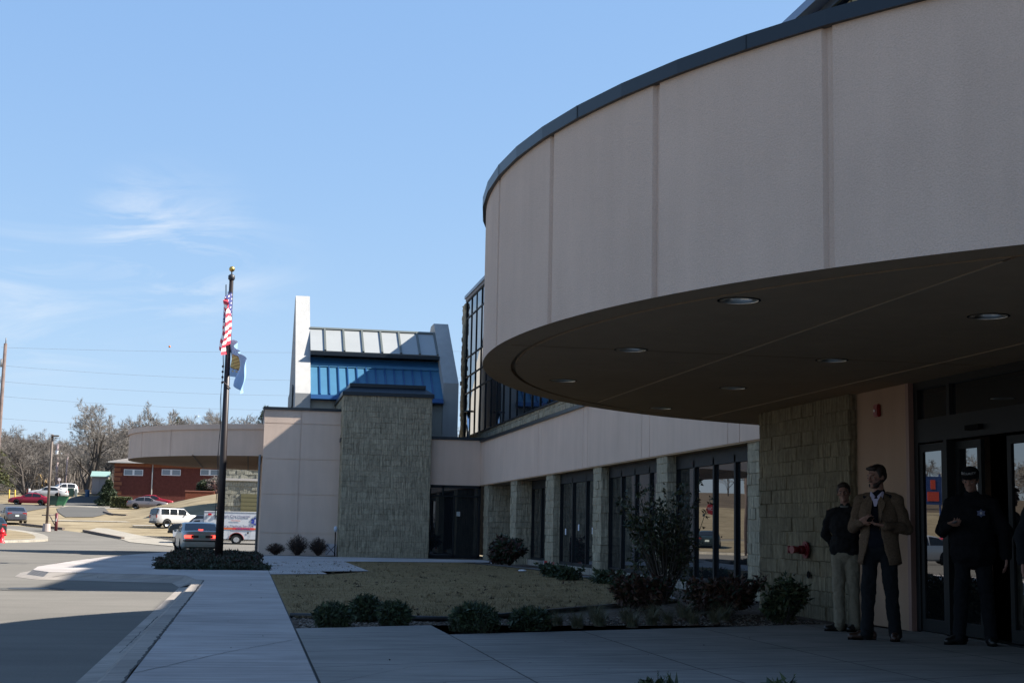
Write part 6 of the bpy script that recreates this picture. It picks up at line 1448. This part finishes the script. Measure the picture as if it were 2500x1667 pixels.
# man in the tweed jacket, looking down at a phone held in both hands
armsA = (((-.285, .05, 1.155), (-.125, -.235, 1.205), (.80, -.45, .28), (.25, .65, .45), .75), ((.275, .06, 1.145), (.115, -.255, 1.170), (-.85, -.36, .18), (0, .10, 1.0), .55))
pa, xf, HR_ = person('tall bearded man in an open brown tweed jacket, standing with a phone in both hands', (6.72, 14.45, 0), radians(-40), 1.87, armsA, head=(radians(-30), radians(9), 0), build=1.08,
    stance=((-.14, -.03), (.135, .05)), toes=(-52, 10), hair=(.022, .012, .008), trousers=BLACKC, shoes=SHOEB, belly=.02)
torso_cloth('sweater', pa, cloth('dark_sweater', (.008, .009, .014)), armsA, 1.05, hem=.90, sleeve=.040, cuff=.028, belly=.02)
TWEED = mat('tweed', (.115, .078, .052), .95, spec=.1, noise=(70, .3), bump=(14, .4, .015))
def jacket_sheet(t, material, build, hem, e):
    """open front jacket body: rings left open at the front, with thickness"""
    m = MB(); rows = []; N = 40
    for j in range(17):
        u = j/16; z = 1.475-(1.475-hem)*u
        w = interp([(0, .150), (.08, .205), (.3, .222), (.55, .205), (.8, .222), (1, .238)], u)*build+e; d = interp([(0, .085), (.1, .130), (.3, .155), (.6, .155), (1, .172)], u)+e
        gap = interp([(0, .50), (.25, .36), (.55, .30), (.75, .42), (1, .66)], u)
        row = []
        for k in range(N+1):
            th = -pi/2+gap+(2*pi-2*gap)*k/N; rr = 1+.018*sin(th*7+u*5)*u
            x = cos(th)*w*rr; y = sin(th)*d*rr; zz = z+(.05*(1-abs(cos(th))) if j == 0 else 0)-(.03*sin(th*2)**2 if j == 16 else 0)
            row.append((x, y+.005, zz))
        rows.append(row)
    for r_ in rows: m.v += r_
    for j in range(16):
        for k in range(N): b = j*(N+1)+k; m.f.append((b, b+1, b+N+2, b+N+1)); m.mi.append(0); m.sm.append(True)
    o = m.build('jacket', material, t, world=False); sd = o.modifiers.new('thick', 'SOLIDIFY'); sd.thickness = .012; sd.offset = 1
    tx = bpy.data.textures.new('folds', 'CLOUDS'); tx.noise_scale = .12; dm = o.modifiers.new('folds', 'DISPLACE'); dm.texture = tx; dm.strength = .03; dm.mid_level = .5; dm.texture_coords = 'LOCAL'
    return o
jk = jacket_sheet(pa, TWEED, .95, .80, .0)
for i, s_ in enumerate((-1, 1)):
    m = MB(); el, wr_ = Vector(armsA[i][0]), Vector(armsA[i][1]); sh = V(s_*.182, .005, 1.425)
    m.ell(tuple(sh), (.082, .080, .078)); m.cap(sh, el, .078, .064); m.cap(el, wr_.lerp(el, .06), .066, .048); m.cap(V(s_*.075, .022, 1.462), sh, .064, .080)
    organic('sleeve', m, TWEED, jk, .010, 5, fold=(.09, .03))
    m = MB(); m.quad([(s_*.055, -.105, 1.475), (s_*.115, -.140, 1.40), (s_*.085, -.178, 1.30), (s_*.060, -.182, 1.12), (s_*.045, -.172, 1.25), (s_*.030, -.135, 1.42)]); lp_ = m.build('lapel', TWEED, jk, world=False); sd = lp_.modifiers.new('thick', 'SOLIDIFY'); sd.thickness = .012
    m = MB(); m.quad([(s_*.012, -.098, 1.475), (s_*.06, -.075, 1.525), (s_*.072, -.05, 1.515), (s_*.065, -.100, 1.445), (s_*.03, -.125, 1.43)]); c_ = m.build('shirt_collar', mat('shirt_lilac', (.42, .38, .50), .8), pa, world=False); sd = c_.modifiers.new('thick', 'SOLIDIFY'); sd.thickness = .008
m = MB(); m.quad([(-.035, -.118, 1.45), (.035, -.118, 1.45), (.012, -.132, 1.37), (-.012, -.132, 1.37)]); m.build('shirt_front', mat('shirt_lilac', (.42, .38, .50), .8), pa, world=False)
m = MB(); m.cap(xf((-.028, -.050, 1.600)), xf((.028, -.050, 1.600)), .034, .034); m.cap(xf((-.05, -.01, 1.63)), xf((-.03, -.06, 1.60)), .022, .028); m.cap(xf((.05, -.01, 1.63)), xf((.03, -.06, 1.60)), .022, .028)
m.cap(xf((-.022, -.098, 1.640)), xf((.022, -.098, 1.640)), .0075, .0075, n=8); organic('beard', m, mat('hair_22', (.022, .012, .008), .7), pa, .006, 3, fold=(.02, .008))
ph = thing('mobile_phone', 'small dark phone in the hands of the bearded man', 'phone', pa.matrix_basis @ V(0, 0, 0)); 
def held(t, person_t, p, rot, size, material, sub=None):
    Mx = Matrix.Translation(person_t.location) @ Euler(person_t.rotation_euler).to_matrix().to_4x4() @ Matrix.Diagonal((*person_t.scale, 1)); w = Mx @ Vector(p)
    t.location = w; t.rotation_euler = (rot[0], rot[1], rot[2]+person_t.rotation_euler.z); m = MB(); m.rbox((0, 0, 0), size, bev=.006); m.build('case', material, t, world=False)
    m = MB(); m.rbox((0, 0, size[2]/2+.001), (size[0]*.8, size[1]*.55, .002)); m.build('screen', sub or BLACK, t, world=False)
held(ph, pa, (-.005, -.315, 1.235), (radians(25), 0, 0), (.055, .11, .014), BLACK)
# man in the dark jumper and pale trousers, hands behind his back
armsB = (((-.27, .08, 1.17), (-.145, .175, .95), (.6, .5, -.6), (0, 1, 0), .5), ((.27, .08, 1.17), (.145, .175, .95), (-.6, .5, -.6), (0, 1, 0), .5))
pb_, xf, _ = person('shorter brown haired man in a dark jumper and pale khaki trousers, hands behind him', (6.92, 15.80, 0), radians(-38), 1.72, armsB, head=(radians(8), radians(4), radians(-5)), build=1.02, stance=((-.07, -.05), (.10, .04)), toes=(-48, -12), hair=(.030, .018, .012), trousers=KHAKI, shoes=SHOE)
torso_cloth('jumper', pb_, cloth('dark_jumper', (.014, .013, .014), 10, .8), armsB, 1.04, hem=.93, extra=.008, belly=.02, fold=(.10, .045))
m = MB(); m.lathe([(.060, 0), (.068, .012), (.062, .025)], (0, .012, 1.497), 20); m.build('shirt_neckline', mat('tee_pale', (.11, .11, .10), .8), pb_, world=False)
# security guard in cap and black jacket
armsC = (((-.30, .03, 1.16), (-.205, -.21, 1.215), (.62, -.70, .10), (.35, .25, .85), .95), ((.315, .03, 1.14), (.335, -.06, .895), (-.05, -.22, -1), (-1, 0, 0), .38))
pc, xf, HRc = person('guard in a black jacket and lettered cap, looking down at a small phone', (7.53, 13.93, 0), radians(-33), 1.84, armsC, head=(radians(-6), radians(15), 0), build=1.15, stance=((-.15, -.04), (.16, .03)), toes=(-38, 8), hair=(.015, .01, .008), trousers=NAVYC, shoes=SHOE, belly=.05)
gj = torso_cloth('jacket', pc, cloth('guard_jacket', (.008, .008, .010), 9, .7), armsC, 1.18, hem=.84, extra=.026, sleeve=.060, cuff=.044, belly=.05, fold=(.14, .05), voxel=.012)
m = MB(); er = HRc.to_quaternion().to_euler()
m.ell(tuple(xf((0, .012, 1.748))), (.092, .110, .078), rot=er); m.ell(tuple(xf((0, -.118, 1.738))), (.068, .062, .010), rot=(HRc @ Euler((radians(14), 0, 0)).to_matrix()).to_euler()); m.ell(tuple(xf((0, -.05, 1.79))), (.072, .060, .045), rot=er)
cap = organic('cap', m, cloth('cap_black', (.010, .010, .012), 20, .3), pc, .006, 3)
vs, fs = text_mb('SECURITY', .036, .0015); m = MB(); q = []
for v in vs: a = v[0]/.100; q.append(tuple(xf((sin(a)*.103, .006-cos(a)*.112-v[2], 1.772+v[1]))))
m.add(q, fs); m.build('cap_lettering', mat('letter_white', (.40, .40, .40), .6), cap, world=False)
m = MB(); sx, sy, sz_ = .105, -.195, 1.335; pts_ = []
for k in range(12): r0_ = .042 if k % 2 == 0 else .028; a = 2*pi*k/12+pi/2; pts_.append((sx+cos(a)*r0_*1.05, sy+.02*cos(a), sz_+sin(a)*r0_))
m.add(pts_+[(p[0], p[1]+.02, p[2]) for p in pts_], [tuple(range(12))]+[(k, (k+1) % 12, 12+(k+1) % 12, 12+k) for k in range(12)]); bdg = m.build('badge', mat('badge_silver', (.16, .18, .30), .5), gj, world=False)
m = MB(); m.ell((sx, sy-.004, sz_), (.014, .005, .014), seg=12, rings=8); m.build('badge_centre', mat('badge_pale', (.45, .46, .50), .4), bdg, world=False)
ph2 = thing('mobile_phone', 'little phone with a pale glint in the right hand of the guard', 'phone'); held(ph2, pc, (-.135, -.285, 1.245), (radians(20), 0, radians(-35)), (.048, .095, .016), mat('phone_grey', (.10, .10, .11), .3, .6), mat('phone_screen', (.35, .38, .40), .15))
# fourth person, only a dark sleeve in the picture
armsD = (((-.28, .03, 1.16), (-.27, -.05, .91), (0, -.15, -1), (1, 0, 0), .35), ((.28, .03, 1.16), (.27, -.05, .91), (0, -.15, -1), (-1, 0, 0), .35))
pd_, xf, _ = person('person in black at the right edge, only a dark shoulder and sleeve in view', (7.28, 12.0, 0), radians(-30), 1.75, armsD, build=1.05, trousers=BLACKC, shoes=SHOE)
torso_cloth('jacket', pd_, BLACKC, armsD, 1.08, hem=.86, extra=.015, fold=(.12, .04))
# distant figure by the stone garage
a = atY(531, 1240, 128); pe_, xf, _ = person('distant person in dark clothes walking past the stone garage behind the ambulance', (a.x, 128, H(128)+.10), radians(-70), 1.78, armsD, trousers=BLACKC, shoes=SHOE, group='people far off')
torso_cloth('jacket', pe_, BLACKC, armsD, 1.0, hem=.86, extra=.01)
